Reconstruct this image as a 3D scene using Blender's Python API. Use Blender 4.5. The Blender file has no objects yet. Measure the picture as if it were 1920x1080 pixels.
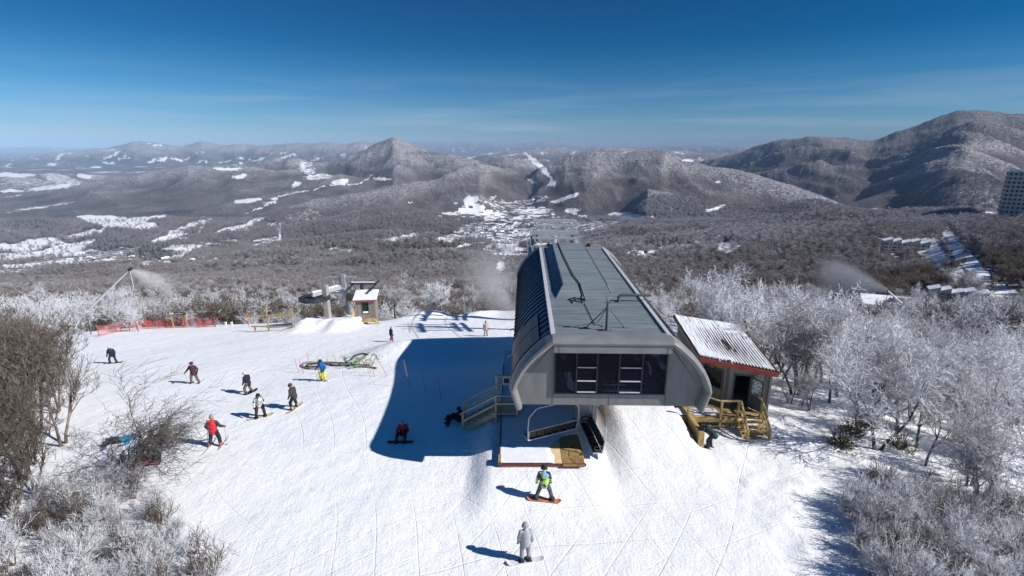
import bpy, math, random
import numpy as np
from mathutils import Vector, Matrix
SC = bpy.context.scene
COL = SC.collection
R = math.radians
# ------------------------------------------------------------------ camera
PITCH = R(15.6); FP = 960.0
cam = bpy.data.cameras.new('camera'); cam.lens = 18.0; cam.sensor_width = 36.0
cam.clip_start = 0.1; cam.clip_end = 200000
camo = bpy.data.objects.new('camera', cam); COL.objects.link(camo)
camo.location = (0, 0, 0); camo.rotation_euler = (R(90) - PITCH, 0, 0)
SC.camera = camo
# ------------------------------------------------------------------ light
SUN_EL = R(36.5); SUN_AZ = R(-18)          # azimuth measured from +X towards +Y
sd = Vector((math.cos(SUN_EL)*math.cos(SUN_AZ), math.cos(SUN_EL)*math.sin(SUN_AZ), math.sin(SUN_EL)))
sun = bpy.data.lights.new('sun', 'SUN'); sun.energy = 5.0; sun.angle = R(0.53); sun.color = (1.0, 0.955, 0.90)
suno = bpy.data.objects.new('sun', sun); COL.objects.link(suno)
suno.rotation_euler = (-sd).to_track_quat('-Z', 'Y').to_euler(); suno.location = (40, -20, 60)
W = bpy.data.worlds.new('World'); SC.world = W; W.use_nodes = True
wn = W.node_tree; wn.nodes.clear()
wo = wn.nodes.new('ShaderNodeOutputWorld'); bg = wn.nodes.new('ShaderNodeBackground')
sky = wn.nodes.new('ShaderNodeTexSky'); sky.sky_type = 'NISHITA'; sky.sun_disc = False
sky.sun_elevation = SUN_EL; sky.sun_rotation = R(90) - SUN_AZ
sky.altitude = 1600; sky.air_density = 1.0; sky.dust_density = 0.4; sky.ozone_density = 4.0
gm = wn.nodes.new('ShaderNodeGamma'); gm.inputs[1].default_value = 1.35
mul = wn.nodes.new('ShaderNodeMix'); mul.data_type = 'RGBA'; mul.blend_type = 'MULTIPLY'; mul.inputs[0].default_value = 1
wtc = wn.nodes.new('ShaderNodeTexCoord'); wsx = wn.nodes.new('ShaderNodeSeparateXYZ'); wn.links.new(wtc.outputs['Generated'], wsx.inputs[0])
wr = wn.nodes.new('ShaderNodeValToRGB'); we = wr.color_ramp.elements          # polarised winter sky: red drains out with height
WST = [(0.0, (.34, .44, .58)), (.03, (.28, .41, .56)), (.075, (.20, .40, .51)), (.12, (.10, .37, .47)), (.17, (.0, .30, .42)), (.27, (.0, .29, .42)), (.40, (.0, .49, .64)), (1.0, (.01, .56, .72))]
while len(we) < len(WST): we.new(.5)
for i_, (p_, c_) in enumerate(WST): we[i_].position = p_; we[i_].color = (*c_, 1)
wn.links.new(wsx.outputs[2], wr.inputs[0]); wn.links.new(wr.outputs[0], mul.inputs[7])
wn.links.new(sky.outputs[0], gm.inputs[0]); wn.links.new(gm.outputs[0], mul.inputs[6])
wmp = wn.nodes.new('ShaderNodeMapping'); wmp.inputs['Scale'].default_value = (3.0, 3.0, 46.0); wn.links.new(wtc.outputs['Generated'], wmp.inputs[0])
wnz = wn.nodes.new('ShaderNodeTexNoise'); wnz.inputs['Scale'].default_value = 1.1; wnz.inputs['Detail'].default_value = 5.0; wn.links.new(wmp.outputs[0], wnz.inputs['Vector'])
wcr = wn.nodes.new('ShaderNodeValToRGB'); wcr.color_ramp.elements[0].position = .48; wcr.color_ramp.elements[1].position = .72; wn.links.new(wnz.outputs['Fac'], wcr.inputs[0])
wbr = wn.nodes.new('ShaderNodeValToRGB'); wbe = wbr.color_ramp.elements; wbe[0].position = 0; wbe[0].color = (.0, .0, .0, 1); wbe[1].position = .13; wbe[1].color = (0, 0, 0, 1); wbm = wbe.new(.03); wbm.color = (.30, .30, .30, 1); wn.links.new(wsx.outputs[2], wbr.inputs[0])
wmm = wn.nodes.new('ShaderNodeMath'); wmm.operation = 'MULTIPLY'; wn.links.new(wcr.outputs[0], wmm.inputs[0]); wn.links.new(wbr.outputs[0], wmm.inputs[1])
wcl = wn.nodes.new('ShaderNodeMix'); wcl.data_type = 'RGBA'; wcl.inputs[7].default_value = (7.5, 8.2, 9.2, 1); wn.links.new(wmm.outputs[0], wcl.inputs[0]); wn.links.new(mul.outputs[2], wcl.inputs[6])   # thin wisps low in the sky
wn.links.new(wcl.outputs[2], bg.inputs[0]); bg.inputs[1].default_value = 0.06
wn.links.new(bg.outputs[0], wo.inputs[0])
SC.view_settings.view_transform = 'Standard'; SC.view_settings.look = 'None'
SC.view_settings.exposure = 0.30; SC.view_settings.gamma = 1.0; SC.view_settings.use_curve_mapping = False
SC.cycles.max_bounces = 6; SC.cycles.diffuse_bounces = 3; SC.cycles.transparent_max_bounces = 12; SC.cycles.volume_bounces = 0; SC.cycles.volume_step_rate = 4.0; SC.cycles.volume_max_steps = 96
# ------------------------------------------------------------------ helpers
def tag(o, label=None, cat=None, group=None, kind=None):
    if label: o['label'] = label
    if cat: o['category'] = cat
    if group: o['group'] = group
    if kind: o['kind'] = kind
    return o
def empty(name, loc=(0, 0, 0), rz=0, label=None, cat=None, group=None):
    o = bpy.data.objects.new(name, None); COL.objects.link(o)
    o.location = loc; o.rotation_euler = (0, 0, rz); o.empty_display_size = 0.3
    return tag(o, label, cat, group)
def kids(o): return [c for c in ALLK.get(o.name, [])]
ALLK = {}
def link(name, me, parent=None):
    o = bpy.data.objects.new(name, me); COL.objects.link(o)
    if parent is not None:
        o.parent = parent; ALLK.setdefault(parent.name, []).append(o)
    return o
def copy_tree(o, parent=None):
    c = o.copy(); COL.objects.link(c)
    if parent is not None:
        c.parent = parent; ALLK.setdefault(parent.name, []).append(c)
    for ch in kids(o): copy_tree(ch, c)
    return c
def np_mesh(name, verts, faces, mats, smooth=False, midx=None):
    """verts (n,3); faces (m,k) with k = 3 or 4"""
    me = bpy.data.meshes.new(name)
    verts = np.asarray(verts, dtype=np.float32); faces = np.asarray(faces, dtype=np.int32)
    m, k = faces.shape
    me.vertices.add(len(verts)); me.vertices.foreach_set('co', verts.ravel())
    me.loops.add(m*k); me.loops.foreach_set('vertex_index', faces.ravel())
    me.polygons.add(m); me.polygons.foreach_set('loop_start', np.arange(0, m*k, k, dtype=np.int32))
    me.polygons.foreach_set('loop_total', np.full(m, k, dtype=np.int32))
    if smooth: me.polygons.foreach_set('use_smooth', np.ones(m, dtype=bool))
    for mt in mats: me.materials.append(mt)
    if midx is not None: me.polygons.foreach_set('material_index', np.asarray(midx, dtype=np.int32))
    me.update(calc_edges=True)
    return me
class MB:
    def __init__(s): s.v = []; s.f = []; s.m = []; s.cur = 0; s.sm = []
    def add(s, vs, fs, smooth=False):
        b = len(s.v); s.v += [tuple(v) for v in vs]
        for f in fs: s.f.append([b+i for i in f]); s.m.append(s.cur); s.sm.append(smooth)
        return s
    def mat(s, i): s.cur = i; return s
    def box(s, c, d, rz=0, rx=0, ry=0, bev=0.0):
        x, y, z = d[0]/2, d[1]/2, d[2]/2
        M = Matrix.Rotation(rz, 3, 'Z') @ Matrix.Rotation(ry, 3, 'Y') @ Matrix.Rotation(rx, 3, 'X')
        c = Vector(c)
        if bev <= 0:
            vs = [M @ Vector((sx*x, sy*y, sz*z)) + c for sz in (-1, 1) for sy in (-1, 1) for sx in (-1, 1)]
            return s.add(vs, [(0, 2, 3, 1), (4, 5, 7, 6), (0, 1, 5, 4), (1, 3, 7, 5), (3, 2, 6, 7), (2, 0, 4, 6)])
        b = min(bev, x*.9, y*.9, z*.9)
        def ring(ax, ay): return [(ax, -ay+b), (ax, ay-b), (ax-b, ay), (-ax+b, ay), (-ax, ay-b), (-ax, -ay+b), (-ax+b, -ay), (ax-b, -ay)]
        vs = []
        for zz, k in ((-z, b), (-z+b, 0), (z-b, 0), (z, b)):
            for (px, py) in ring(x-k, y-k): vs.append(M @ Vector((px, py, zz)) + c)
        fs = [tuple(range(7, -1, -1)), tuple(range(24, 32))]
        for r in range(3):
            for i in range(8): j = (i+1) % 8; fs.append((r*8+i, r*8+j, r*8+8+j, r*8+8+i))
        return s.add(vs, fs)
    def bar(s, a, b, w, h=None, up=(0, 0, 1)):
        h = h or w; a = Vector(a); b = Vector(b); d = b-a; L = d.length
        if L < 1e-6: return s
        d /= L; u = Vector(up)
        if abs(d.dot(u)) > .98: u = Vector((0, 1, 0))
        x = d.cross(u).normalized(); z = x.cross(d)
        vs = []
        for p in (a, b):
            for (i, j) in ((-1, -1), (1, -1), (1, 1), (-1, 1)): vs.append(p + x*(i*w/2) + z*(j*h/2))
        return s.add(vs, [(3, 2, 1, 0), (4, 5, 6, 7), (0, 1, 5, 4), (1, 2, 6, 5), (2, 3, 7, 6), (3, 0, 4, 7)])
    def tube(s, pts, r, n=8, cap=True):
        pts = [Vector(p) for p in pts]; m = len(pts); vs = []; fs = []
        rr = r if isinstance(r, (list, tuple)) else [r]*m
        ref = None
        for i, p in enumerate(pts):
            d = (pts[min(i+1, m-1)] - pts[max(i-1, 0)])
            d = d.normalized() if d.length > 1e-9 else Vector((0, 0, 1))
            if ref is None:
                ref = Vector((0, 0, 1)) if abs(d.z) < .9 else Vector((1, 0, 0))
            x = d.cross(ref).normalized(); y = x.cross(d); ref = y; x = -x
            for k in range(n):
                a = 2*math.pi*k/n; vs.append(p + (x*math.cos(a) + y*math.sin(a))*rr[i])
        for i in range(m-1):
            for k in range(n):
                q = (k+1) % n; fs.append((i*n+k, i*n+q, (i+1)*n+q, (i+1)*n+k))
        s.add(vs, fs, True)
        if cap: s.add(vs[:n], [tuple(range(n-1, -1, -1))]); s.add(vs[-n:], [tuple(range(n))])
        return s
    def capsule(s, a, b, r0, r1, n=10, sx=1.0):
        a = Vector(a); b = Vector(b); d = b-a; L = d.length
        d = d.normalized() if L > 1e-6 else Vector((0, 0, 1))
        ref = Vector((0, 1, 0)) if abs(d.y) < .9 else Vector((1, 0, 0))
        x = ref.cross(d).normalized(); y = d.cross(x)
        rows = [(-r0, 0.02), (-r0*.87, .5), (-r0*.5, .87), (0, 1.0)]
        pr = [(z, r0*k) for z, k in rows] + [(L+z2, r1*k) for z2, k in ((0, 1.0), (r1*.5, .87), (r1*.87, .5), (r1, .02))]
        vs = []; fs = []
        for z, rad in pr:
            for k in range(n):
                t = 2*math.pi*k/n; vs.append(a + d*z + x*(math.cos(t)*rad*sx) + y*(math.sin(t)*rad))
        for i in range(len(pr)-1):
            for k in range(n):
                q = (k+1) % n; fs.append((i*n+k, i*n+q, (i+1)*n+q, (i+1)*n+k))
        fs.append(tuple(range(n-1, -1, -1))); fs.append(tuple((len(pr)-1)*n+k for k in range(n)))
        return s.add(vs, fs, True)
    def prism(s, poly, z0, z1):
        n = len(poly)
        ar = sum(poly[i][0]*poly[(i+1) % n][1]-poly[(i+1) % n][0]*poly[i][1] for i in range(n))
        if ar < 0: poly = poly[::-1]
        f0 = (lambda p: z0) if not callable(z0) else z0; f1 = (lambda p: z1) if not callable(z1) else z1
        vs = [(p[0], p[1], f0(p)) for p in poly] + [(p[0], p[1], f1(p)) for p in poly]
        fs = [tuple(range(n-1, -1, -1)), tuple(range(n, 2*n))] + [(i, (i+1) % n, n+(i+1) % n, n+i) for i in range(n)]
        return s.add(vs, fs)
    def extr_y(s, prof, y0, y1, closed=True):
        """profile of (x,z) points swept along y"""
        n = len(prof); vs = [(p[0], y0, p[1]) for p in prof] + [(p[0], y1, p[1]) for p in prof]
        fs = [(i, (i+1) % n, n+(i+1) % n, n+i) for i in range(n if closed else n-1)]
        if closed: fs += [tuple(range(n-1, -1, -1)), tuple(range(n, 2*n))]
        return s.add(vs, fs)
    def build(s, name, mats, parent=None):
        me = bpy.data.meshes.new(name); me.from_pydata(s.v, [], s.f)
        if not isinstance(mats, (list, tuple)): mats = [mats]
        for m in mats: me.materials.append(m)
        me.polygons.foreach_set('material_index', s.m); me.polygons.foreach_set('use_smooth', s.sm)
        me.update(); return link(name, me, parent)
# ------------------------------------------------------------------ pixel <-> world
CP, SP_ = math.cos(PITCH), math.sin(PITCH)
def tana(py): return np.tan(np.arctan((np.asarray(py, float)-540)/FP) + PITCH)
def at(px, py, Y):
    H = Y*float(tana(py)); Z = Y*CP + H*SP_
    return Vector(((px-960)/FP*Z, Y, -H))
def proj(X, Y, z):
    H = -z; Z = Y*CP + H*SP_
    return 960 + FP*X/Z, 540 + FP*(H*CP - Y*SP_)/Z
# ------------------------------------------------------------------ noise
_rs = np.random.RandomState(7); _T = _rs.rand(256, 256)
def vnoise(x, y):
    xi = np.floor(x).astype(np.int64); yi = np.floor(y).astype(np.int64); fx = x-xi; fy = y-yi
    fx = fx*fx*fx*(fx*(fx*6-15)+10); fy = fy*fy*fy*(fy*(fy*6-15)+10)
    a = _T[xi & 255, yi & 255]; b = _T[(xi+1) & 255, yi & 255]; c = _T[xi & 255, (yi+1) & 255]; d = _T[(xi+1) & 255, (yi+1) & 255]
    return (a*(1-fx)+b*fx)*(1-fy) + (c*(1-fx)+d*fx)*fy
def fbm(x, y, o=4, g=.5):
    s = 0; a = 1; t = 0
    for i in range(o):
        s = s + a*(vnoise(x*2**i+17.3*i, y*2**i+5.1*i)-.5)*2; t += a; a *= g
    return s/t
def ridged(x, y, o=4):
    s = 0; a = 1; t = 0
    for i in range(o):
        s = s + a*(1-np.abs(vnoise(x*2**i+9.7*i, y*2**i+3.3*i)-.5)*2); t += a; a *= .5
    return s/t
def sstep(a, b, x): t = np.clip((x-a)/(b-a), 0, 1); return t*t*(3-2*t)
def splus(x, k): return np.logaddexp(0, x/k)*k
# ------------------------------------------------------------------ the ground's height
def z_near(X, Y):
    H = 16 + .20*splus(Y-31, 3) + .022*splus(-X, 2) + .16*splus(X-18, 2) + .10*splus(X-30, 3)
    H = H + .5*splus(Y-72-4*fbm(X/30, Y*0+2.2, 2), 2) + .35*splus(-X-62, 3)
    H = H - 0.16*fbm(X/9, Y/9, 3) - .05*fbm(X/2.3+40, Y/2.3, 2)*sstep(8, 14, X)*2
    # unloading ramp under the terminal, coming towards the camera
    w = sstep(4.6, 6.4, X)*(1-sstep(9.7, 10.6, X))
    H = H - w*.95*sstep(20.0, 28, Y)*(1-sstep(38, 44, Y))
    # mound of the old lift
    mx = sstep(-29.5, -26.5, X)*(1-sstep(-20.6, -19.9, X))
    H = H - mx*(1.1+.3*fbm(X/1.7, Y/1.7, 3))*sstep(57.5, 63.5, Y+1.3*fbm(X/2.2+7, Y/9, 2))*(1-sstep(66, 70, Y))
    H = H - 1.2*np.exp(-((Y-46.5-.1*X)/2.6)**2)*sstep(-16, -10, X)*(1-sstep(3, 6, X))
    H = H - 1.3*np.exp(-((Y-72)/2.5)**2)*sstep(-19, -14, X)*(1-sstep(2, 8, X))*(1+.4*fbm(X/4, Y/4, 2))
    # bank of snow packed level with the front and side of the boarding platform
    pb = sstep(-2.4, -1.0, X)*(1-sstep(3.9, 5.2, X))*sstep(18.5, 21.8, Y)*(1-sstep(30, 34, Y))
    H = H - pb*.50
    # churned snow right of the ramp
    H = H - .10*fbm(X/.9, Y/.9, 3)*sstep(9.5, 11, X)*(1-sstep(30, 40, Y))
    return -H
UC = [-1500, -400, 0, 480, 960, 1250, 1450, 1700, 1920, 2300, 3400]
YR = [30, 60, 100, 200, 400, 700, 1000, 1500, 2400, 3600]
TB = [[900]*11, [720]*11, [645, 645, 645, 645, 645, 645, 652, 655, 650, 645, 645],
      [592, 592, 592, 585, 580, 575, 586, 592, 585, 565, 560],
      [562, 562, 557, 548, 543, 530, 515, 492, 440, 400, 380],
      [545, 545, 530, 520, 512, 480, 447, 425, 412, 390, 380],
      [535, 535, 515, 500, 495, 455, 428, 408, 402, 380, 370],
      [520, 520, 495, 478, 472, 432, 415, 400, 405, 390, 380],
      [470, 470, 465, 455, 452, 425, 425, 415, 415, 400, 395],
      [404, 404, 404, 404, 404, 400, 400, 398, 395, 390, 385]]
TH = np.array([[YR[i]*float(tana(TB[i][j])) for j in range(11)] for i in range(10)])
def z_slope(X, Y):
    Yq = np.maximum(Y, 31.0); u = 960 + FP*(X/Yq)/CP
    lu = np.interp(np.log(Yq), np.log(YR), np.arange(10)); iu = np.interp(u, UC, np.arange(11))
    i = np.clip(lu.astype(int), 0, 8); j = np.clip(iu.astype(int), 0, 9)
    f = lu-i; g = iu-j; g = g*g*(3-2*g)
    H = (TH[i, j]*(1-g)+TH[i, j+1]*g)*(1-f) + (TH[i+1, j]*(1-g)+TH[i+1, j+1]*g)*f
    return -np.minimum(H, 468.0)
# ridges: control points (px, py, Y), slopes front/back, spur size, spur depth
RIDGES = [
 ([(-900, 282, 42000), (0, 277, 42000), (60, 275, 40000), (210, 279, 40000), (760, 267, 40000), (800, 265, 40000), (870, 264, 38000), (960, 267, 38000), (1030, 264, 38000), (1060, 265, 38000), (1110, 272, 38000), (1180, 273, 38000), (1300, 272, 30000), (1400, 277, 30000), (3000, 277, 30000)], .13, .1, 2500, 160, 1),
 ([(-600, 300, 15000), (0, 297, 15000), (110, 287, 15000), (180, 281, 15000), (215, 274, 15000), (245, 267, 15000), (290, 268, 15000), (345, 274, 15000), (380, 263, 15500), (415, 271, 15500), (440, 270, 15500), (500, 272, 15000), (560, 267, 15000), (620, 269, 15000), (690, 267, 15000), (740, 276, 15000), (860, 292, 15000), (960, 306, 15000)], .17, .2, 1300, 150, 1),
 ([(820, 300, 14000), (940, 284, 14000), (1000, 279, 14000), (1090, 281, 14000), (1160, 276, 13000), (1230, 279, 13000), (1300, 284, 13000), (1420, 290, 13000)], .12, .2, 1300, 110, 1),
 ([(-500, 320, 9500), (0, 321, 9500), (70, 319, 9500), (160, 324, 9500), (240, 327, 9500), (330, 318, 9500), (420, 312, 9500), (520, 300, 9500)], .11, .16, 900, 70, 1),
 ([(440, 320, 7400), (490, 309, 7400), (540, 295, 7400), (575, 303, 7400), (610, 305, 7200), (650, 292, 7000), (695, 276, 7000), (722, 266, 7000), (735, 262, 7000), (748, 265, 7000), (775, 276, 7000), (810, 285, 6800), (850, 287, 6600), (900, 297, 6400), (945, 291, 6100), (985, 299, 6000), (1030, 318, 5900)], .17, .25, 650, 90, 1),
 ([(-500, 400, 5000), (0, 371, 5000), (60, 354, 5100), (120, 341, 5200), (200, 331, 5300), (280, 325, 5500), (360, 318, 5700), (440, 315, 5900), (520, 318, 5900), (600, 325, 5900), (700, 348, 5800), (780, 370, 5700)], .10, .2, 560, 50, 1),
 ([(240, 405, 4700), (280, 395, 4750), (325, 383, 4800), (360, 378, 4800), (400, 368, 4850), (440, 358, 4900), (480, 347, 5000), (520, 337, 5100), (580, 330, 5200), (640, 325, 5300), (700, 340, 5400), (760, 360, 5400)], .11, .15, 480, 45, .8),
 ([(200, 446, 3250), (237, 433, 3350), (275, 421, 3450), (312, 411, 3550), (362, 400, 3700), (425, 381, 3900), (475, 370, 4050), (520, 362, 4200), (570, 356, 4300), (620, 366, 4400)], .12, .17, 420, 40, .8),
 ([(340, 462, 2750), (380, 450, 2850), (430, 432, 3000), (480, 412, 3150), (530, 392, 3350), (580, 376, 3500), (640, 362, 3700), (700, 353, 3900), (760, 346, 4150), (827, 333, 4500), (860, 320, 4800), (900, 306, 5200), (950, 315, 5400)], .13, .16, 460, 55, .8),
 ([(560, 436, 2800), (600, 418, 2850), (660, 403, 2950), (730, 394, 3050), (790, 398, 3100), (850, 412, 3150), (900, 430, 3100)], .14, .16, 330, 32, .8),
 ([(880, 378, 5200), (935, 356, 5200), (980, 335, 5200), (1010, 310, 5200), (1060, 290, 5200), (1100, 283, 5100), (1170, 287, 5000), (1200, 282, 4900), (1245, 283, 4700), (1258, 292, 4650), (1290, 303, 4500), (1350, 318, 4200), (1400, 326, 4000), (1450, 340, 3800), (1520, 362, 3500), (1590, 388, 3300), (1650, 402, 3200)], .20, .25, 480, 75, 1),
 ([(1130, 395, 3700), (1180, 372, 3600), (1215, 355, 3500), (1260, 362, 3400), (1330, 385, 3200), (1400, 400, 3100)], .2, .25, 350, 40, .8),
 ([(1220, 330, 8500), (1300, 308, 8500), (1350, 296, 8000), (1410, 276, 7500), (1450, 268, 7200), (1500, 261, 7000), (1550, 256, 6800), (1600, 256, 6600), (1640, 261, 6400), (1670, 252, 6300), (1720, 240, 6200), (1755, 225, 6100), (1800, 210, 6000), (1830, 205, 6000), (1870, 209, 6000), (1920, 217, 6000), (2000, 230, 6000), (2200, 235, 6000), (2700, 260, 6000)], .165, .3, 700, 170, 1),
 ([(1580, 385, 3800), (1660, 360, 3900), (1740, 332, 4100), (1800, 318, 4200), (1860, 322, 4200), (1930, 318, 4200), (2100, 300, 4200)], .18, .25, 500, 60, .8),
 ([(300, 500, 1500), (380, 482, 1550), (480, 466, 1600), (540, 460, 1600), (592, 453, 1620), (660, 444, 1650), (742, 436, 1700), (800, 441, 1700), (860, 452, 1650), (900, 466, 1600)], .20, .30, 300, 22, .5),
 ([(60, 520, 1100), (150, 506, 1150), (230, 500, 1200), (300, 498, 1200), (380, 505, 1150)], .2, .3, 260, 18, .5),
 ([(500, 532, 820), (560, 514, 850), (630, 501, 880), (680, 490, 900), (720, 483, 920), (805, 478, 920), (880, 483, 900), (930, 493, 880)], .25, .35, 220, 16, .5),
 ([(1070, 480, 1400), (1130, 457, 1500), (1185, 441, 1550), (1240, 435, 1600), (1300, 428, 1650), (1360, 420, 1700), (1440, 411, 1800), (1500, 408, 1800)], .18, .25, 300, 22, .5),
 ([(1180, 470, 850), (1260, 452, 900), (1340, 440, 900), (1420, 424, 950), (1500, 408, 1000), (1560, 402, 1000), (1640, 404, 1000), (1720, 400, 950), (1800, 398, 900), (1900, 399, 900)], .22, .25, 240, 18, .5),
]
def _prep(r):
    P = []
    for (px, py, Y) in r[0]:
        H = Y*float(tana(py)); Z = Y*CP+H*SP_; X = (px-960)/FP*Z
        P.append((X/Y, -H, Y))
    P = np.array(P); P = P[np.argsort(P[:, 0])]
    tg = np.linspace(P[0, 0], P[-1, 0], 500); w = np.exp(-np.linspace(-2, 2, 11)**2); w /= w.sum()
    def sm(a): return np.convolve(np.pad(np.interp(tg, P[:, 0], a), 5, 'edge'), w, 'valid')
    wy_ = np.exp(-np.linspace(-2, 2, 61)**2); wy_ /= wy_.sum()
    yc = np.convolve(np.pad(np.interp(tg, P[:, 0], P[:, 2]), 30, 'edge'), wy_, 'valid')
    zz = sm(P[:, 1]/P[:, 2])*yc
    return np.stack([tg, zz, yc], 1)
RP = [(_prep(r),)+r[1:] for r in RIDGES]
def rim_(X, Y): return ridged(X/330, Y/420+.35*X/330, 3)
def z_ground(X, Y):
    X = np.atleast_1d(np.asarray(X, float)); Y = np.atleast_1d(np.asarray(Y, float))
    z = np.maximum(z_near(X, Y), z_slope(X, Y))
    Yq = np.maximum(Y, 50.0); t = X/Yq
    far = sstep(90, 260, Y)
    rim = rim_(X, Y)
    z = z + far*np.minimum(Y*.045, 58)*(rim-.72)*(1-sstep(2300, 3600, Y))
    z = z + 26*np.maximum(0, fbm(X/800+11, Y/900+4, 3)+.1)*sstep(1900, 2800, Y)*(1-sstep(7000, 9000, Y))
    for P, sf, sb, sc, sp, k in RP:
        zr = np.interp(t, P[:, 0], P[:, 1]); Yc = np.interp(t, P[:, 0], P[:, 2])
        out = np.maximum(P[0, 0]-t, 0) + np.maximum(t-P[-1, 0], 0)
        d = Yc - Y
        w = sc*.35
        # crest stays put, spurs and ravines grow below it
        dp = np.maximum(d, 0); dn = np.maximum(-d, 0)
        ub = zr - sf*.78*dp*dp/(dp+.55*sc) - sb*dn*dn/(dn+.3*sc) - out*Yc*.22
        sel = (Y > 600) & (ub > z-70)
        if not sel.any(): continue
        Xs, Ys_ = X[sel], Y[sel]; dp = dp[sel]; dn = dn[sel]
        warp = 1 + .3*fbm(Xs/sc/1.5+3, Ys_/sc/1.8+8, 2)
        dd = sf*1.15*warp*dp*dp/(dp+.55*sc) + sb*dn*dn/(dn+.3*sc)
        rg = ridged(Xs/sc/1.1+sc, Ys_/sc/1.7+.5*Xs/sc, 4)
        zz = zr[sel] - dd - sp*(1-rg)*1.35*sstep(0, sc*1.1, dp+dn) - (out*Yc)[sel]*.22
        k_ = np.clip(Ys_*.003, 3, 25)
        z[sel] = k_*np.logaddexp(z[sel]/k_, zz/k_)
    rel = sstep(15, 160, z+468)*sstep(1300, 3000, Y)
    z = z + rel*np.clip(Y*.011, 0, 95)*(fbm(X/520+5, Y/620, 6, .55))
    amp = np.clip(Y*.0011, 0, 9)
    z = z + amp*fbm(X/(Y*.02+12), Y/(Y*.02+12), 4)*far
    return z
def zg(x, y): return float(z_ground(np.array([x]), np.array([y]))[0])
def hit(px, py, y0=12.0, y1=60000.0):
    """first point of the ground along the ray of a picture point"""
    Ys = np.exp(np.linspace(np.log(y0), np.log(y1), 1100)); H = Ys*float(tana(py)); X = (px-960)/FP*(Ys*CP+H*SP_)
    g = z_ground(X, Ys); below = np.where(-H <= g)[0]
    if len(below) == 0: return None
    i = below[0]
    if i == 0: return Vector((X[0], Ys[0], g[0]))
    a, b = (-H-g)[i-1], (-H-g)[i]; f = a/(a-b); Y = Ys[i-1]*(1-f)+Ys[i]*f
    p = at(px, py, Y); p.z = zg(p.x, p.y); return p
# ------------------------------------------------------------------ materials
def nmat(name, col, rough=.6, col2=None, scale=8, bump=0, bscale=None, metal=0, spec=.3, detail=4, lo=.35, hi=.65, coords='Object', stretch=(1, 1, 1)):
    m = bpy.data.materials.new(name); m.use_nodes = True; n = m.node_tree; b = n.nodes['Principled BSDF']
    b.inputs['Base Color'].default_value = (*col, 1); b.inputs['Roughness'].default_value = rough
    b.inputs['Metallic'].default_value = metal; b.inputs['Specular IOR Level'].default_value = spec
    tc = n.nodes.new('ShaderNodeTexCoord'); mp = n.nodes.new('ShaderNodeMapping'); mp.inputs['Scale'].default_value = stretch
    n.links.new(tc.outputs[coords], mp.inputs[0])
    nz = n.nodes.new('ShaderNodeTexNoise'); nz.inputs['Scale'].default_value = scale; nz.inputs['Detail'].default_value = detail
    n.links.new(mp.outputs[0], nz.inputs['Vector'])
    c2 = col2 or tuple(c*.78 for c in col)
    cr = n.nodes.new('ShaderNodeValToRGB'); cr.color_ramp.elements[0].position = lo; cr.color_ramp.elements[1].position = hi
    cr.color_ramp.elements[0].color = (*c2, 1); cr.color_ramp.elements[1].color = (*col, 1)
    n.links.new(nz.outputs['Fac'], cr.inputs[0]); n.links.new(cr.outputs[0], b.inputs['Base Color'])
    if bump:
        nb = n.nodes.new('ShaderNodeTexNoise'); nb.inputs['Scale'].default_value = bscale or scale*3; nb.inputs['Detail'].default_value = 5
        n.links.new(mp.outputs[0], nb.inputs['Vector'])
        bp = n.nodes.new('ShaderNodeBump'); bp.inputs['Strength'].default_value = bump; bp.inputs['Distance'].default_value = .05
        n.links.new(nb.outputs['Fac'], bp.inputs['Height']); n.links.new(bp.outputs[0], b.inputs['Normal'])
    return m
class NT:
    def __init__(s, m): s.t = m.node_tree
    def n(s, ty, **kw):
        x = s.t.nodes.new('ShaderNode'+ty)
        for k, v in kw.items():
            if k.startswith('i_'): x.inputs[k[2:].replace('_', ' ')].default_value = v
            else: setattr(x, k, v)
        return x
    def l(s, a, b): s.t.links.new(a, b)
    def math(s, op, a, b=None, clamp=False):
        x = s.t.nodes.new('ShaderNodeMath'); x.operation = op; x.use_clamp = clamp
        for i, v in enumerate((a, b)):
            if v is None: continue
            if isinstance(v, (int, float)): x.inputs[i].default_value = v
            else: s.l(v, x.inputs[i])
        return x.outputs[0]
    def mix(s, f, a, b, bt='MIX'):
        x = s.t.nodes.new('ShaderNodeMix'); x.data_type = 'RGBA'; x.blend_type = bt
        for i, v in ((0, f), (6, a), (7, b)):
            if isinstance(v, (int, float)): x.inputs[i].default_value = v
            elif isinstance(v, tuple): x.inputs[i].default_value = (*v, 1)
            else: s.l(v, x.inputs[i])
        return x.outputs[2]
    def ramp(s, f, stops):
        x = s.t.nodes.new('ShaderNodeValToRGB'); e = x.color_ramp.elements
        while len(e) < len(stops): e.new(.5)
        for i, (p, c) in enumerate(stops): e[i].position = p; e[i].color = (*c, 1) if isinstance(c, tuple) else (c, c, c, 1)
        s.l(f, x.inputs[0]); return x.outputs[0]
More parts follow.
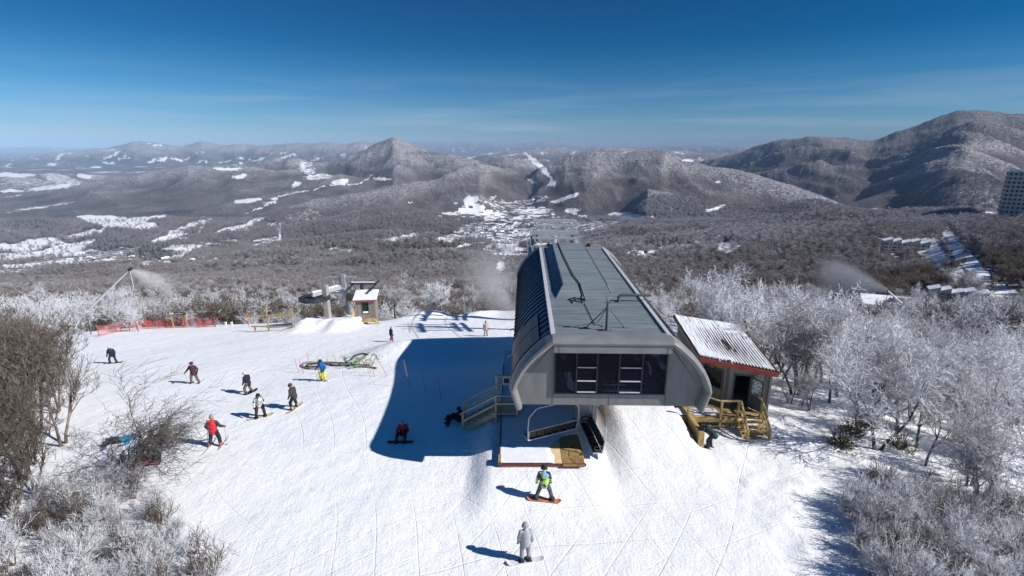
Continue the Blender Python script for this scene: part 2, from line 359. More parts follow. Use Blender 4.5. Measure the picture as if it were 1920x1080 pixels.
# ------------------------------------------------------------------ snow and forest-floor materials
def snow_material():
    m = bpy.data.materials.new('trodden snow'); m.use_nodes = True; k = NT(m); b = m.node_tree.nodes['Principled BSDF']
    tc = k.n('TexCoord'); P = tc.outputs['Object']
    big = k.n('TexNoise', i_Scale=.12, i_Detail=3.0); k.l(P, big.inputs['Vector'])
    fine = k.n('TexNoise', i_Scale=2.6, i_Detail=6.0, i_Roughness=.65); k.l(P, fine.inputs['Vector'])
    col = k.mix(k.ramp(fine.outputs['Fac'], [(.3, 0.0), (.7, 1.0)]), (.80, .825, .86), (.88, .89, .905))
    col = k.mix(k.ramp(big.outputs['Fac'], [(.42, 0.0), (.62, .45)]), col, (.80, .82, .85))
    k.l(col, b.inputs['Base Color']); b.inputs['Roughness'].default_value = .55; b.inputs['Specular IOR Level'].default_value = .25
    # ski and board tracks: thin grooves along bent contour lines in three directions
    h = None
    for (sc, dist, rot, thr, amt) in ((.55, 2.2, .5, .022, .55), (.42, 3.0, 1.25, .020, .5), (.6, 2.6, -.35, .024, .5), (.37, 4.0, 2.2, .018, .5), (.75, 2.4, .95, .03, .45), (.3, 5.0, 1.7, .016, .55)):
        mp = k.n('Mapping'); mp.inputs['Rotation'].default_value = (0, 0, rot); k.l(P, mp.inputs[0])
        nz = k.n('TexNoise', i_Scale=.055, i_Detail=1.0); k.l(mp.outputs[0], nz.inputs['Vector'])
        sp = k.n('SeparateXYZ'); k.l(mp.outputs[0], sp.inputs[0])
        v = k.math('ADD', k.math('MULTIPLY', sp.outputs[0], sc), k.math('MULTIPLY', nz.outputs['Fac'], dist))
        fr = k.math('ABSOLUTE', k.math('SUBTRACT', k.math('FRACT', v), .5))
        g = k.math('SMOOTH_MIN', k.math('MULTIPLY', fr, 1/thr), 1.0, clamp=True)
        mk = k.n('TexNoise', i_Scale=.10, i_Detail=2.0); mp2 = k.n('Mapping'); mp2.inputs['Location'].default_value = (rot*30, 7, 3); k.l(P, mp2.inputs[0]); k.l(mp2.outputs[0], mk.inputs['Vector'])
        mm = k.ramp(mk.outputs['Fac'], [(.47, 0.0), (.62, 1.0)])
        gg = k.math('MULTIPLY', k.math('MULTIPLY', k.math('SUBTRACT', g, 1.0), mm), amt)
        h = gg if h is None else k.math('ADD', h, gg)
    # short soft scrapes: noise drawn out along three headings
    for (rot, s1, s2, amt) in ((.9, .8, 2.4, .75), (-.25, .7, 1.9, .6), (2.0, .8, 2.6, .6)):
        mp = k.n('Mapping'); mp.inputs['Rotation'].default_value = (0, 0, rot); mp.inputs['Scale'].default_value = (s2, s1, 1); k.l(P, mp.inputs[0])
        nz = k.n('TexNoise', i_Scale=.8, i_Detail=4.0, i_Roughness=.6, i_Distortion=.6); k.l(mp.outputs[0], nz.inputs['Vector'])
        h = k.math('ADD', h, k.math('MULTIPLY', nz.outputs['Fac'], amt))
    f2 = k.n('TexNoise', i_Scale=9.0, i_Detail=6.0, i_Roughness=.7); k.l(P, f2.inputs['Vector'])
    md = k.n('TexNoise', i_Scale=.9, i_Detail=4.0); k.l(P, md.inputs['Vector'])
    hs = k.math('ADD', k.math('MULTIPLY', h, .034), k.math('ADD', k.math('MULTIPLY', f2.outputs['Fac'], .042), k.math('MULTIPLY', md.outputs['Fac'], .12)))
    bp = k.n('Bump', i_Strength=.9, i_Distance=1.0); k.l(hs, bp.inputs['Height']); k.l(bp.outputs[0], b.inputs['Normal'])
    return m
M_SNOW = snow_material()
def hill_material():
    m = bpy.data.materials.new('winter hillside'); m.use_nodes = True; k = NT(m); b = m.node_tree.nodes['Principled BSDF']
    b.inputs['Roughness'].default_value = .9; b.inputs['Specular IOR Level'].default_value = .05
    geo = k.n('NewGeometry'); P = geo.outputs['Position']
    def att(nm): x = k.n('Attribute'); x.attribute_name = nm; return x.outputs['Fac']
    snow, frost, pine = att('snow'), att('frost'), att('pine')
    wood = k.n('TexNoise', i_Scale=.0035, i_Detail=6.0, i_Roughness=.6); k.l(P, wood.inputs['Vector'])
    crown = k.n('TexVoronoi', i_Scale=.055); k.l(P, crown.inputs['Vector'])
    cr2 = k.n('TexNoise', i_Scale=.05, i_Detail=5.0, i_Roughness=.75); k.l(P, cr2.inputs['Vector'])
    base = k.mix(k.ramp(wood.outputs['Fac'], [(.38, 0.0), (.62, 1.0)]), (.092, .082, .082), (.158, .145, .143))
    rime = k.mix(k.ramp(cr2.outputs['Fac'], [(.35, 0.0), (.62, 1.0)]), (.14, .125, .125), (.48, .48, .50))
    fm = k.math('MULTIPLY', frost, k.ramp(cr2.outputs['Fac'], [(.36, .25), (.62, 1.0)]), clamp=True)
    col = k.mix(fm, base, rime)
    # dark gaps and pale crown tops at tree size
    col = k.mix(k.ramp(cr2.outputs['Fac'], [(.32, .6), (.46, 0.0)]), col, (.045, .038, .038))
    pm = k.math('MULTIPLY', pine, k.ramp(cr2.outputs['Fac'], [(.42, 1.0), (.58, .2)]), clamp=True)
    col = k.mix(pm, col, (.020, .034, .026))
    sf = k.n('TexNoise', i_Scale=.02, i_Detail=5.0, i_Roughness=.7); k.l(P, sf.inputs['Vector'])
    sv = k.math('ADD', snow, k.math('MULTIPLY', k.math('SUBTRACT', sf.outputs['Fac'], .5), 2.4))
    sm = k.ramp(sv, [(.42, 0.0), (.62, 1.0)])
    col = k.mix(sm, col, (.74, .75, .78))
    k.l(col, b.inputs['Base Color'])
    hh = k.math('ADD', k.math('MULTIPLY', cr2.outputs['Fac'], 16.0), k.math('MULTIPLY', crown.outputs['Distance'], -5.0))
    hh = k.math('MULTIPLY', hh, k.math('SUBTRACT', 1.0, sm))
    bp = k.n('Bump', i_Strength=1.0, i_Distance=1.0); k.l(hh, bp.inputs['Height']); k.l(bp.outputs[0], b.inputs['Normal'])
    return m
M_HILL = hill_material()
# ------------------------------------------------------------------ near snow field
def grid_faces(nr, nc):
    i = np.arange(nr-1)[:, None]*nc + np.arange(nc-1)[None, :]
    return np.stack([i, i+1, i+nc+1, i+nc], -1).reshape(-1, 4)
gx = np.concatenate([np.linspace(-190, -46, 120, endpoint=False), np.linspace(-46, 34, 400, endpoint=False), np.linspace(34, 190, 150)])
gy = np.concatenate([np.linspace(-60, 12, 50, endpoint=False), np.linspace(12, 90, 460)])
GX, GY = np.meshgrid(gx, gy)
GZ = z_ground(GX, GY)
ground = link('ground', np_mesh('ground', np.stack([GX, GY, GZ], -1).reshape(-1, 3), grid_faces(len(gy), len(gx)), [M_SNOW], True))
tag(ground, 'trodden white snow of the ski slope and summit', None, None, 'structure')
# ------------------------------------------------------------------ hills and valley to the horizon
# fields of open snow: cx, cy, rx, ry, angle in degrees (picture axes), strength
FIELDS = [(760, 445, 60, 5, -8, .5), (1120, 420, 60, 8, 0, .42), (1060, 425, 90, 14, 0, .48), (640, 470, 50, 5, 0, .5), (150, 490, 120, 9, -4, .5), (400, 460, 60, 8, -10, .42), (225, 418, 66, 10, 6, 1), (190, 409, 45, 5, 4, .9), (280, 409, 40, 4, -6, .9), (70, 457, 48, 9, -6, 1), (30, 464, 45, 8, 0, 1), (165, 437, 40, 5, -12, .9), (120, 468, 60, 9, -14, 1),
 (50, 480, 120, 8, -4, 1), (90, 495, 90, 5, -3, .9), (30, 510, 40, 5, 0, .7), (190, 478, 90, 8, -8, .55), (170, 492, 70, 9, -5, .5), (315, 447, 38, 5, -12, .9), (340, 466, 40, 7, -3, .95), (352, 470, 20, 7, -10, 1), (355, 427, 45, 6, -20, .6),
 (300, 492, 60, 4, -14, .85), (465, 421, 32, 5, -24, 1), (425, 432, 30, 4, -18, .8), (527, 440, 5, 26, 8, .95), (512, 420, 10, 4, 0, .8), (500, 455, 40, 10, -10, .5), (463, 376, 24, 4, -4, 1), (517, 372, 14, 3, 0, .7), (555, 347, 9, 5, -30, .9), (452, 330, 14, 4, -10, 1), (428, 317, 24, 3, 0, .8),
 (600, 332, 30, 6, 0, .65), (640, 341, 16, 4, -12, 1), (720, 335, 16, 2.5, 0, .9), (575, 315, 18, 12, 20, .62), (550, 292, 8, 3, 0, .9), (690, 278, 5, 8, 0, .5),
 (886, 378, 9, 11, 0, 1), (894, 389, 15, 6, 0, 1), (876, 393, 16, 5, -4, .9), (866, 399, 34, 3, -4, 1), (915, 400, 30, 6, 0, .8), (945, 386, 45, 12, 10, .44), (930, 405, 65, 13, 0, .44), (925, 408, 22, 4, -6, .9), (985, 408, 34, 3, -8, .9), (1005, 396, 20, 5, 0, .85), (930, 426, 26, 3, -18, .9), (965, 424, 24, 3, -16, .8), (985, 438, 22, 5, -6, .9), (900, 440, 24, 4, -10, .85), (970, 468, 22, 4, 0, .9), (1000, 395, 40, 9, 0, .5), (985, 412, 80, 12, 0, .42), (905, 430, 70, 16, -12, .5), (860, 445, 45, 8, -10, .6), (960, 440, 70, 22, 0, .46), (940, 462, 45, 8, -8, .7), (870, 462, 50, 3, -12, .8), (800, 472, 25, 4, -5, .8), (725, 480, 18, 3, 0, .8), (960, 480, 45, 10, 0, .6), (940, 500, 12, 10, -60, .9),
 (1062, 371, 30, 4, -16, 1), (1075, 395, 18, 4, 0, 1), (1095, 408, 8, 3, 0, .9), (1000, 340, 12, 3, 30, .9), (1022, 322, 5, 16, -40, .8), (1035, 343, 5, 7, 30, .8), (1005, 303, 20, 5, 40, .8), (1050, 311, 12, 2, 0, .6), (1170, 403, 30, 4, 3, 1), (1210, 406, 18, 3, 0, .6), (1345, 391, 26, 4, -16, .75), (1365, 465, 24, 8, -12, 1), (1320, 462, 60, 3, -10, .6), (1230, 472, 40, 6, -20, .55), (1205, 486, 25, 5, 0, .6), (1292, 300, 14, 2, 0, 1), (1345, 341, 8, 2, 0, .8),
 (1640, 395, 28, 3, 2, 1), (1700, 393, 34, 3, 0, 1), (1750, 393, 18, 2.5, 0, 1), (1665, 398, 30, 2.5, 0, .8), (1850, 399, 24, 3, 0, .9), (1885, 403, 40, 4, 10, 1),
 (1752, 478, 38, 17, 32, 1), (1785, 503, 38, 12, 38, 1), (1820, 535, 45, 8, 28, .95), (1880, 562, 50, 9, 22, .95), (1745, 452, 20, 6, 10, .9), (1668, 470, 26, 6, 12, 1), (1690, 482, 28, 3, 0, .9), (1730, 508, 12, 3, -4, .8), (1560, 600, 30, 14, 30, 1), (1610, 600, 60, 26, 10, .7), (1660, 590, 50, 14, 0, .9),
 (20, 328, 45, 4, 3, .95), (55, 342, 60, 9, 8, .5), (120, 338, 38, 9, 10, .6), (158, 330, 13, 4, 5, 1), (95, 352, 45, 4, -8, .8), (20, 358, 22, 3, 0, 1), (180, 333, 30, 4, 0, .5), (60, 348, 80, 12, 0, .42),
 (287, 302, 12, 3, -18, 1), (308, 299, 9, 3, -22, 1), (335, 300, 12, 2, 14, .9), (200, 306, 14, 2, 10, .8), (205, 282, 16, 2, -8, .7), (278, 270, 7, 1.5, 0, .9), (298, 273, 6, 1.5, 0, .9), (385, 304, 5, 3, 0, .9), (450, 306, 7, 2.5, 0, 1), (98, 308, 8, 2, 8, .8), (65, 298, 12, 1.5, 8, .7), (15, 310, 10, 2.5, -20, .7), (375, 287, 6, 1.5, 0, .9), (230, 298, 10, 2, -12, .8), (180, 314, 6, 1.5, 0, .9), (645, 291, 5, 5, 0, .6), (500, 285, 12, 1.5, 0, .4)]
PINES = [(335, 400, 28, 6, .9), (110, 400, 25, 8, .6), (60, 425, 60, 12, .6), (195, 433, 35, 7, .8), (165, 455, 30, 8, .7), (215, 463, 50, 12, .55), (260, 470, 60, 14, .5), (290, 478, 40, 10, .8), (410, 462, 30, 7, .8), (690, 430, 22, 4, .8), (800, 425, 30, 7, .6), (880, 440, 60, 10, .55), (760, 468, 40, 8, .7), (880, 465, 60, 10, .75), (930, 470, 60, 12, .6), (960, 425, 60, 10, .5), (540, 500, 30, 12, .4), (1010, 395, 50, 20, .35),
 (1090, 320, 22, 4, .9), (1190, 402, 40, 8, .8), (1180, 440, 45, 10, .6), (1120, 397, 25, 6, .7), (1240, 462, 40, 9, .75), (1270, 340, 5, 8, .8), (1230, 285, 24, 5, .4), (1745, 205, 0, 0, 0), (800, 288, 45, 4, .8), (805, 300, 12, 5, .8), (1765, 240, 40, 6, .7), (1650, 265, 30, 5, .6), (1610, 285, 40, 7, .55), (1740, 255, 50, 7, .5), (1800, 342, 30, 6, .8), (1870, 345, 30, 8, .6), (1640, 275, 30, 8, .6), (1570, 300, 30, 5, .7)]
ROADS = [([(475, 395), (500, 385), (530, 368), (600, 352), (680, 342), (705, 328)], .8), ([(930, 512), (940, 495), (955, 470)], 3.0), ([(322, 455), (325, 435), (345, 428), (370, 428)], 1.8), ([(340, 450), (375, 440), (385, 425), (380, 415)], 1.6),
         ([(1000, 303), (1020, 315), (1035, 335), (1025, 350)], 1.5), ([(1775, 440), (1800, 470), (1835, 510), (1870, 540), (1935, 575)], 13), ([(0, 508), (120, 500), (300, 490), (345, 478)], 1.6), ([(170, 405), (205, 425), (235, 412)], 1.5), ([(150, 510), (145, 495), (120, 488)], 2.0), ([(565, 498), (582, 480), (580, 510)], 2.0)]
def masks(px, py, X, Y, Z):
    snow = np.zeros_like(px); pine = np.zeros_like(px)
    L_ = np.maximum(Y, 200)*.014; wx = 11*fbm(X/L_, Y/L_/6, 4)*(Y > 1000)+4*fbm(X/60, Y/60, 3)*np.clip(1500/np.maximum(Y, 1500), .15, 1); wy = 2.6*fbm(X/L_/1.6+9, Y/L_/6, 4)*(Y > 1000)+1.2*fbm(X/90+9, Y/90, 3)
    qx = px+wx; qy = py+wy
    for (cx, cy, rx, ry, an, st) in FIELDS:
        a = R(an); dx = qx-cx; dy = qy-cy
        u = (dx*math.cos(a)+dy*math.sin(a))/rx; v = (-dx*math.sin(a)+dy*math.cos(a))/ry
        q = u*u+v*v
        snow = np.maximum(snow, st*np.clip(.95*(1.65-q), 0, 1))
    for (cx, cy, rx, ry, st) in PINES:
        if rx: pine = np.maximum(pine, st*np.clip(1.4-((qx-cx)/rx)**2-((qy-cy)/ry)**2, 0, 1))
    for pts, w in ROADS:
        for (a, b) in zip(pts[:-1], pts[1:]):
            ax, ay = a; bx, by = b; L2 = (bx-ax)**2+(by-ay)**2
            t = np.clip(((qx-ax)*(bx-ax)+(qy-ay)*(by-ay))/L2, 0, 1)
            d = np.hypot(qx-ax-t*(bx-ax), (qy-ay-t*(by-ay)))
            snow = np.maximum(snow, .95*np.clip(1.6-d/w, 0, 1))
    vis = (px > -300) & (px < 2300)
    snow *= vis*(Y > 110)
    return snow, pine
NT_, NR_ = 1250, 760
tt = np.tan(np.linspace(R(-56), R(56), NT_)); yy = np.exp(np.linspace(np.log(84), np.log(62000), NR_))
TX = tt[None, :]*yy[:, None]; TY = np.repeat(yy[:, None], NT_, 1); TZ = z_ground(TX, TY)
TZ[:4] -= np.array([1.2, .8, .4, .1])[:, None]
px, py = proj(TX, TY, TZ); sn, pn = masks(px, py, TX, TY, TZ)
# frost lies on the high ground and on the near side of the summit
fr = np.clip(.25 + .75*sstep(-330, -120, TZ) + .5*fbm(TX/700, TY/700, 3), 0, 1)*np.where(TY > 9000, .5, 1)
def boxblur(A, r0_, r1_):
    for ax, r in ((0, r0_), (1, r1_)):
        c = np.cumsum(np.concatenate([np.repeat(np.take(A, [0], ax), r+1, ax), A, np.repeat(np.take(A, [-1], ax), r, ax)], ax), ax); n = A.shape[ax]
        A = (np.take(c, range(2*r+1, n+2*r+1), ax)-np.take(c, range(0, n), ax))/(2*r+1)
    return A
loc_ = (TZ-boxblur(TZ, 9, 14))/(TY*.008); loc2 = (TZ-boxblur(TZ, 26, 38))/(TY*.016); fr = np.clip(fr*.7+.6*np.clip(loc_, -.8, 1.0)+.6*np.clip(loc2, -.5, 1.0), 0, 1)
far_r = sstep(.30, .42, TX/TY)*(TY > 4300); fr = fr*(1-.5*far_r); pn = np.maximum(pn, far_r*(.25+.35*fbm(TX/900, TY/900, 3)))
fr = np.where(TY < 900, .55+.5*fbm(TX/120, TY/120, 3)+.25*sstep(0, 300, TX), fr)
# scattered clearings on the far blue hills and on valley ground
cl = fbm(TX/260+31, TY/420+7, 4); sn = np.maximum(sn, .62*sstep(.30, .42, cl)*((TY > 8000) & (TZ < -150)))
sn = np.maximum(sn, .55*sstep(.38, .5, cl)*((TY > 2200) & (TY < 6500) & (TZ < -395)))
near_ = 1-sstep(700, 1500, TY); sn = np.maximum(sn, near_*(.22+.25*fbm(TX/18, TY/18, 3)))
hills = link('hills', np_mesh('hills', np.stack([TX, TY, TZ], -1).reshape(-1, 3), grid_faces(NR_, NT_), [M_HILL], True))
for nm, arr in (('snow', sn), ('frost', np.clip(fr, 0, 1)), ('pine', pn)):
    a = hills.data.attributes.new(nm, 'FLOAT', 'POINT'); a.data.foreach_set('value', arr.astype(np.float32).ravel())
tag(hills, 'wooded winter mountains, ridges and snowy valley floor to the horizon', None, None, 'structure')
# far ground skirt, so that the horizon is closed behind the last ridge

def volume_mat(name, col, dens, node=None):
    m = bpy.data.materials.new(name); m.use_nodes = True; n = m.node_tree; n.nodes.clear()
    o = n.nodes.new('ShaderNodeOutputMaterial'); v = n.nodes.new('ShaderNodeVolumePrincipled')
    v.inputs['Color'].default_value = (*col, 1); v.inputs['Density'].default_value = dens; v.inputs['Anisotropy'].default_value = 0.0
    n.links.new(v.outputs[0], o.inputs['Volume']); return m, v
HZ, hzv_ = volume_mat('winter haze', (.47, .70, 1.0), 3.0e-5)
hzv_.inputs['Anisotropy'].default_value = -.3
hb = MB().box((0, 22500, -260), (120000, 50000, 1440))
hz = hb.build('haze', HZ); tag(hz, 'thin blue winter haze lying over the valley and far ridges', None, None, 'stuff')
# ------------------------------------------------------------------ materials of built things
M_CLAD = nmat('grey clad panel', (.185, .188, .188), .5, (.150, .153, .155), 1.6, .04, stretch=(2, 1, .35))
M_RIM = nmat('grey moulded rim', (.215, .218, .22), .42, (.17, .173, .176), 1.3, .03)
M_EDGE = nmat('pale edge flashing', (.50, .51, .53), .4, (.42, .43, .45), 3)
M_GALV = nmat('galvanised steel', (.46, .48, .50), .5, (.34, .36, .38), 6, metal=.2)
M_VENT = nmat('grey green painted pipe', (.13, .15, .15), .5)
M_DARKS = nmat('dark steel', (.05, .055, .065), .4, (.03, .032, .04), 6, metal=.3)
M_BLACK = nmat('black rubber', (.012, .012, .013), .5, (.02, .02, .022), 8)
M_CONC = nmat('weathered concrete', (.36, .35, .34), .8, (.26, .25, .245), 1.6, .25, stretch=(1, 1, .4))
def roof_mat():
    m = bpy.data.materials.new('weathered roof sheet'); m.use_nodes = True; k = NT(m); b = m.node_tree.nodes['Principled BSDF']
    tc = k.n('TexCoord'); mp = k.n('Mapping'); mp.inputs['Scale'].default_value = (.12, 1.9, 1); k.l(tc.outputs['Object'], mp.inputs[0])
    a = k.n('TexNoise', i_Scale=2.2, i_Detail=6.0, i_Roughness=.7); k.l(mp.outputs[0], a.inputs['Vector'])
    c = k.n('TexNoise', i_Scale=.5, i_Detail=2.0); k.l(tc.outputs['Object'], c.inputs['Vector'])
    d = k.n('TexNoise', i_Scale=11.0, i_Detail=3.0); k.l(tc.outputs['Object'], d.inputs['Vector'])
    col = k.mix(k.ramp(a.outputs['Fac'], [(.33, 0.0), (.66, 1.0)]), (.095, .130, .160), (.235, .275, .295))
    col = k.mix(k.ramp(c.outputs['Fac'], [(.45, 0.0), (.65, .5)]), col, (.20, .235, .25))
    col = k.mix(k.ramp(d.outputs['Fac'], [(.66, 0.0), (.72, .5)]), col, (.36, .37, .37))
    k.l(col, b.inputs['Base Color']); b.inputs['Roughness'].default_value = .5; b.inputs['Metallic'].default_value = .15
    return m
M_ROOF = roof_mat()
def wood_mat(name, c1, c2, sc=1.0):
    m = bpy.data.materials.new(name); m.use_nodes = True; k = NT(m); b = m.node_tree.nodes['Principled BSDF']
    tc = k.n('TexCoord'); a = k.n('TexNoise', i_Scale=3.0*sc, i_Detail=6.0, i_Roughness=.7); k.l(tc.outputs['Object'], a.inputs['Vector'])
    c = k.n('TexNoise', i_Scale=.9*sc, i_Detail=3.0); k.l(tc.outputs['Object'], c.inputs['Vector'])
    f = k.math('MULTIPLY', k.math('ADD', a.outputs['Fac'], c.outputs['Fac']), .5)
    k.l(k.ramp(f, [(.38, c2), (.6, c1)]), b.inputs['Base Color']); b.inputs['Roughness'].default_value = .8
    bp = k.n('Bump', i_Strength=.3, i_Distance=.01); k.l(a.outputs['Fac'], bp.inputs['Height']); k.l(bp.outputs[0], b.inputs['Normal'])
    return m
M_TIMB = wood_mat('treated yellow timber', (.46, .33, .13), (.27, .18, .07))
M_TIMW = wood_mat('weathered deck timber', (.80, .58, .34), (.55, .38, .21))
M_PLY = wood_mat('plywood sheet', (.36, .24, .09), (.17, .10, .04), .8)
M_BRN = nmat('brown metal sheet', (.17, .085, .05), .5, (.11, .055, .035), 5, .1)
M_RED = nmat('red fascia paint', (.46, .09, .06), .5, (.33, .06, .04), 4, .08)
M_WHT = nmat('white paint', (.72, .73, .74), .5, (.6, .61, .63), 5)
M_SNOWP = nmat('settled snow', (.80, .83, .87), .6, (.72, .76, .82), 4, .35, 9)
def glass_mat(name, col, mixf=.5, rough=.06):
    m = bpy.data.materials.new(name); m.use_nodes = True; k = NT(m); n = m.node_tree; b = n.nodes['Principled BSDF']; o = n.nodes['Material Output']
    b.inputs['Base Color'].default_value = (*col, 1); b.inputs['Roughness'].default_value = rough; b.inputs['Specular IOR Level'].default_value = .12
    t = k.n('BsdfTransparent'); t.inputs[0].default_value = (.27, .31, .42, 1)
    mx = k.n('MixShader'); mx.inputs[0].default_value = mixf; k.l(b.outputs[0], mx.inputs[1]); k.l(t.outputs[0], mx.inputs[2]); k.l(mx.outputs[0], o.inputs[0])
    return m
M_GLASS = glass_mat('tinted window glass', (.006, .008, .020), .46)
M_PANE = glass_mat('dark window pane', (.03, .035, .03), .35)
def board_mat(name, col, col2, w=.2, rot=0):
    """vertical boards: seams come from a narrow band pattern in x+y"""
    m = bpy.data.materials.new(name); m.use_nodes = True; k = NT(m); b = m.node_tree.nodes['Principled BSDF']
    tc = k.n('TexCoord'); sp = k.n('SeparateXYZ'); k.l(tc.outputs['Object'], sp.inputs[0])
    u = k.math('MULTIPLY', k.math('ADD', sp.outputs[0], sp.outputs[1]), 1/w)
    fr = k.math('FRACT', u); seam = k.math('LESS_THAN', fr, .09)
    mp = k.n('Mapping'); mp.inputs['Scale'].default_value = (4, 4, .4); k.l(tc.outputs['Object'], mp.inputs[0])
    a = k.n('TexNoise', i_Scale=1.5, i_Detail=5.0, i_Roughness=.7); k.l(mp.outputs[0], a.inputs['Vector'])
    wn_ = k.n('TexWhiteNoise'); wn_.noise_dimensions = '1D'; k.l(k.math('FLOOR', u), wn_.inputs['W'])
    f = k.math('ADD', k.math('MULTIPLY', a.outputs['Fac'], .7), k.math('MULTIPLY', wn_.outputs['Value'], .3))
    c = k.ramp(f, [(.3, col2), (.65, col)]); c = k.mix(k.math('MULTIPLY', seam, .6), c, tuple(v*.35 for v in col2))
    k.l(c, b.inputs['Base Color']); b.inputs['Roughness'].default_value = .8
    bp = k.n('Bump', i_Strength=.6, i_Distance=.02); k.l(k.math('SUBTRACT', 1.0, seam), bp.inputs['Height']); k.l(bp.outputs[0], b.inputs['Normal'])
    return m
M_BOARD = board_mat('grey board siding', (.27, .235, .20), (.17, .148, .125))
# ------------------------------------------------------------------ lift terminal
T0 = Vector((4.66, 22.0, -16.0)); TRZ = R(-1.4)
term = empty('lift_terminal', T0, TRZ, 'long grey chairlift terminal with ribbed flat roof and dark glass front', 'lift terminal')
L = 22.7
def tw(x, y, z):   # terminal to world
    c, s = math.cos(TRZ), math.sin(TRZ); return Vector((T0.x+c*x-s*y, T0.y+s*x+c*y, T0.z+z))
HALF = [(2.72, 7.27), (3.02, 7.08), (3.30, 6.84), (3.70, 6.47), (4.02, 6.10), (4.28, 5.74), (4.47, 5.38), (4.62, 5.02), (4.70, 4.70)]
LOW = (4.41, 3.82)
def scaled(h, dx, dz=0): return [(x+dx, z+dz) for x, z in h]
# roof deck with real ribs running across it
M_ROOFV = nmat('shade toned roof rib valley', (.050, .072, .092), .7, (.035, .05, .065), 3)  # rib valleys coloured darker, painting the shade between the ribs
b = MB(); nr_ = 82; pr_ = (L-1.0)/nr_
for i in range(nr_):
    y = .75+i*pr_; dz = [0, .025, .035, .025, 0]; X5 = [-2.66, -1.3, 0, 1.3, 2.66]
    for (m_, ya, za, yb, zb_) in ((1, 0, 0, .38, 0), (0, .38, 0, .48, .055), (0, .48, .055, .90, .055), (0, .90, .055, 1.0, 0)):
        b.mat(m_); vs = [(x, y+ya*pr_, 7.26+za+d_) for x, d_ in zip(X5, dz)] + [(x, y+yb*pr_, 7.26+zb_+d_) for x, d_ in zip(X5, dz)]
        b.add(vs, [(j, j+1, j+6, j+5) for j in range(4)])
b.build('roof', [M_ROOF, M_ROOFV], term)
# pale flashings along both roof edges
for s in (-1, 1):
    b = MB().box((s*2.74, L/2+.2, 7.345), (.22, L-.9, .12), bev=.02); b.build('roof_trim', M_EDGE, term)
# side shells with hoops standing proud of the skin
def shell_mat(name, c1, c2):
    m = bpy.data.materials.new(name); m.use_nodes = True; k = NT(m); b = m.node_tree.nodes['Principled BSDF']
    tc = k.n('TexCoord'); sp = k.n('SeparateXYZ'); k.l(tc.outputs['Object'], sp.inputs[0])
    w = k.n('TexWhiteNoise'); w.noise_dimensions = '1D'; k.l(k.math('FLOOR', k.math('MULTIPLY', sp.outputs[1], 1.25)), w.inputs['W'])
    a = k.n('TexNoise', i_Scale=1.3, i_Detail=4.0); k.l(tc.outputs['Object'], a.inputs['Vector'])
    f = k.math('ADD', k.math('MULTIPLY', w.outputs['Value'], .35), k.math('MULTIPLY', a.outputs['Fac'], .65))
    k.l(k.ramp(f, [(.3, c1), (.7, c2)]), b.inputs['Base Color']); b.inputs['Roughness'].default_value = .4
    b.inputs['Specular IOR Level'].default_value = .4; b.inputs['Metallic'].default_value = .1
    return m
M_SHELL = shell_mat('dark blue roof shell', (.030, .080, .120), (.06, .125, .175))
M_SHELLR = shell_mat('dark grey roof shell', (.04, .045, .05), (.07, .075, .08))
M_DGLASS = nmat('black side glazing', (.006, .007, .011), .35, (.01, .012, .018), 2, spec=.3)
for s, mt in ((-1, M_SHELL), (1, M_SHELLR)):
    prof = [(s*x, z) for x, z in HALF] + [(s*LOW[0], LOW[1])]
    inn = [(s*(x-.12), z-.08) for x, z in HALF] + [(s*(LOW[0]-.12), LOW[1])]
    b = MB(); b.extr_y(prof + inn[::-1], .9, L); sh = b.build('side_shell', mt, term)
    b = MB(); nh = 28
    for i in range(nh+1):
        y = 1.25+i*(L-1.45)/nh; b.tube([(s*(x+.02), y, z+.02) for x, z in HALF], .038, 5)
    b.build('hoop', M_DARKS, sh)
    # glazing strips low on the front half of the side
    for (i0, i1) in ((2, 4), (4, 6), (6, 8)):
        b = MB(); p0, p1 = HALF[i0], HALF[i1]; pm = HALF[(i0+i1)//2]
        arc = [p0, pm, p1]
        for (ya, yb) in ((1.3, 3.35), (3.45, 5.5)):
            ye = yb - (.5 if i0 == 2 and yb > 5 else 0)
            o = [(s*(x+.075), z+.045) for x, z in arc]; q = [(s*(x+.03), z+.02) for x, z in arc]
            b.extr_y(o+q[::-1], ya, ye)
        b.build('side_window', M_DGLASS, sh)
# front portal: bulging rim, recessed wall, glass
def portal(y0, sgn, name):
    out = [(x+.06, z+.10) for x, z in HALF] + [(LOW[0]+.05, LOW[1]-.04)]
    full = [(-x, z) for x, z in out[::-1]] + out
    sec = [(0.0, .98, -.10), (.0, .34, .03), (-.05, .10, .075), (-.22, 0.0, .03), (-.40, .0, -.10), (-.46, .05, -.25), (-.33, .42, -.34), (.05, .80, -.36)]
    vs = []; m = len(full); cx, cz = 0, 5.0
    prof = [(-.10, 1.0), (.02, .92), (.05, .45), (.03, .08), (-.03, -.10), (-.13, -.17), (-.24, -.13), (-.30, .02), (-.29, .55)]
    k = len(prof)
    for i, (x, z) in enumerate(full):
        a = Vector(full[max(i-1, 0)]); c = Vector(full[min(i+1, m-1)]); d = (c-a).normalized(); nx, nz = -d.y, d.x
        if i in (0, m-1): pass
        for (o, yy_) in prof: vs.append((x+nx*o, y0+sgn*yy_, z+nz*o))
    fs = []
    for i in range(m-1):
        for j in range(k):
            q = (j+1) % k; fs.append((i*k+j, i*k+q, (i+1)*k+q, (i+1)*k+j))
    fs += [tuple(range(k-1, -1, -1)), tuple((m-1)*k+j for j in range(k))]
    return MB().add(vs, fs).build(name, M_RIM, term)
portal(0.0, 1, 'front_rim'); portal(L, -1, 'rear_rim')
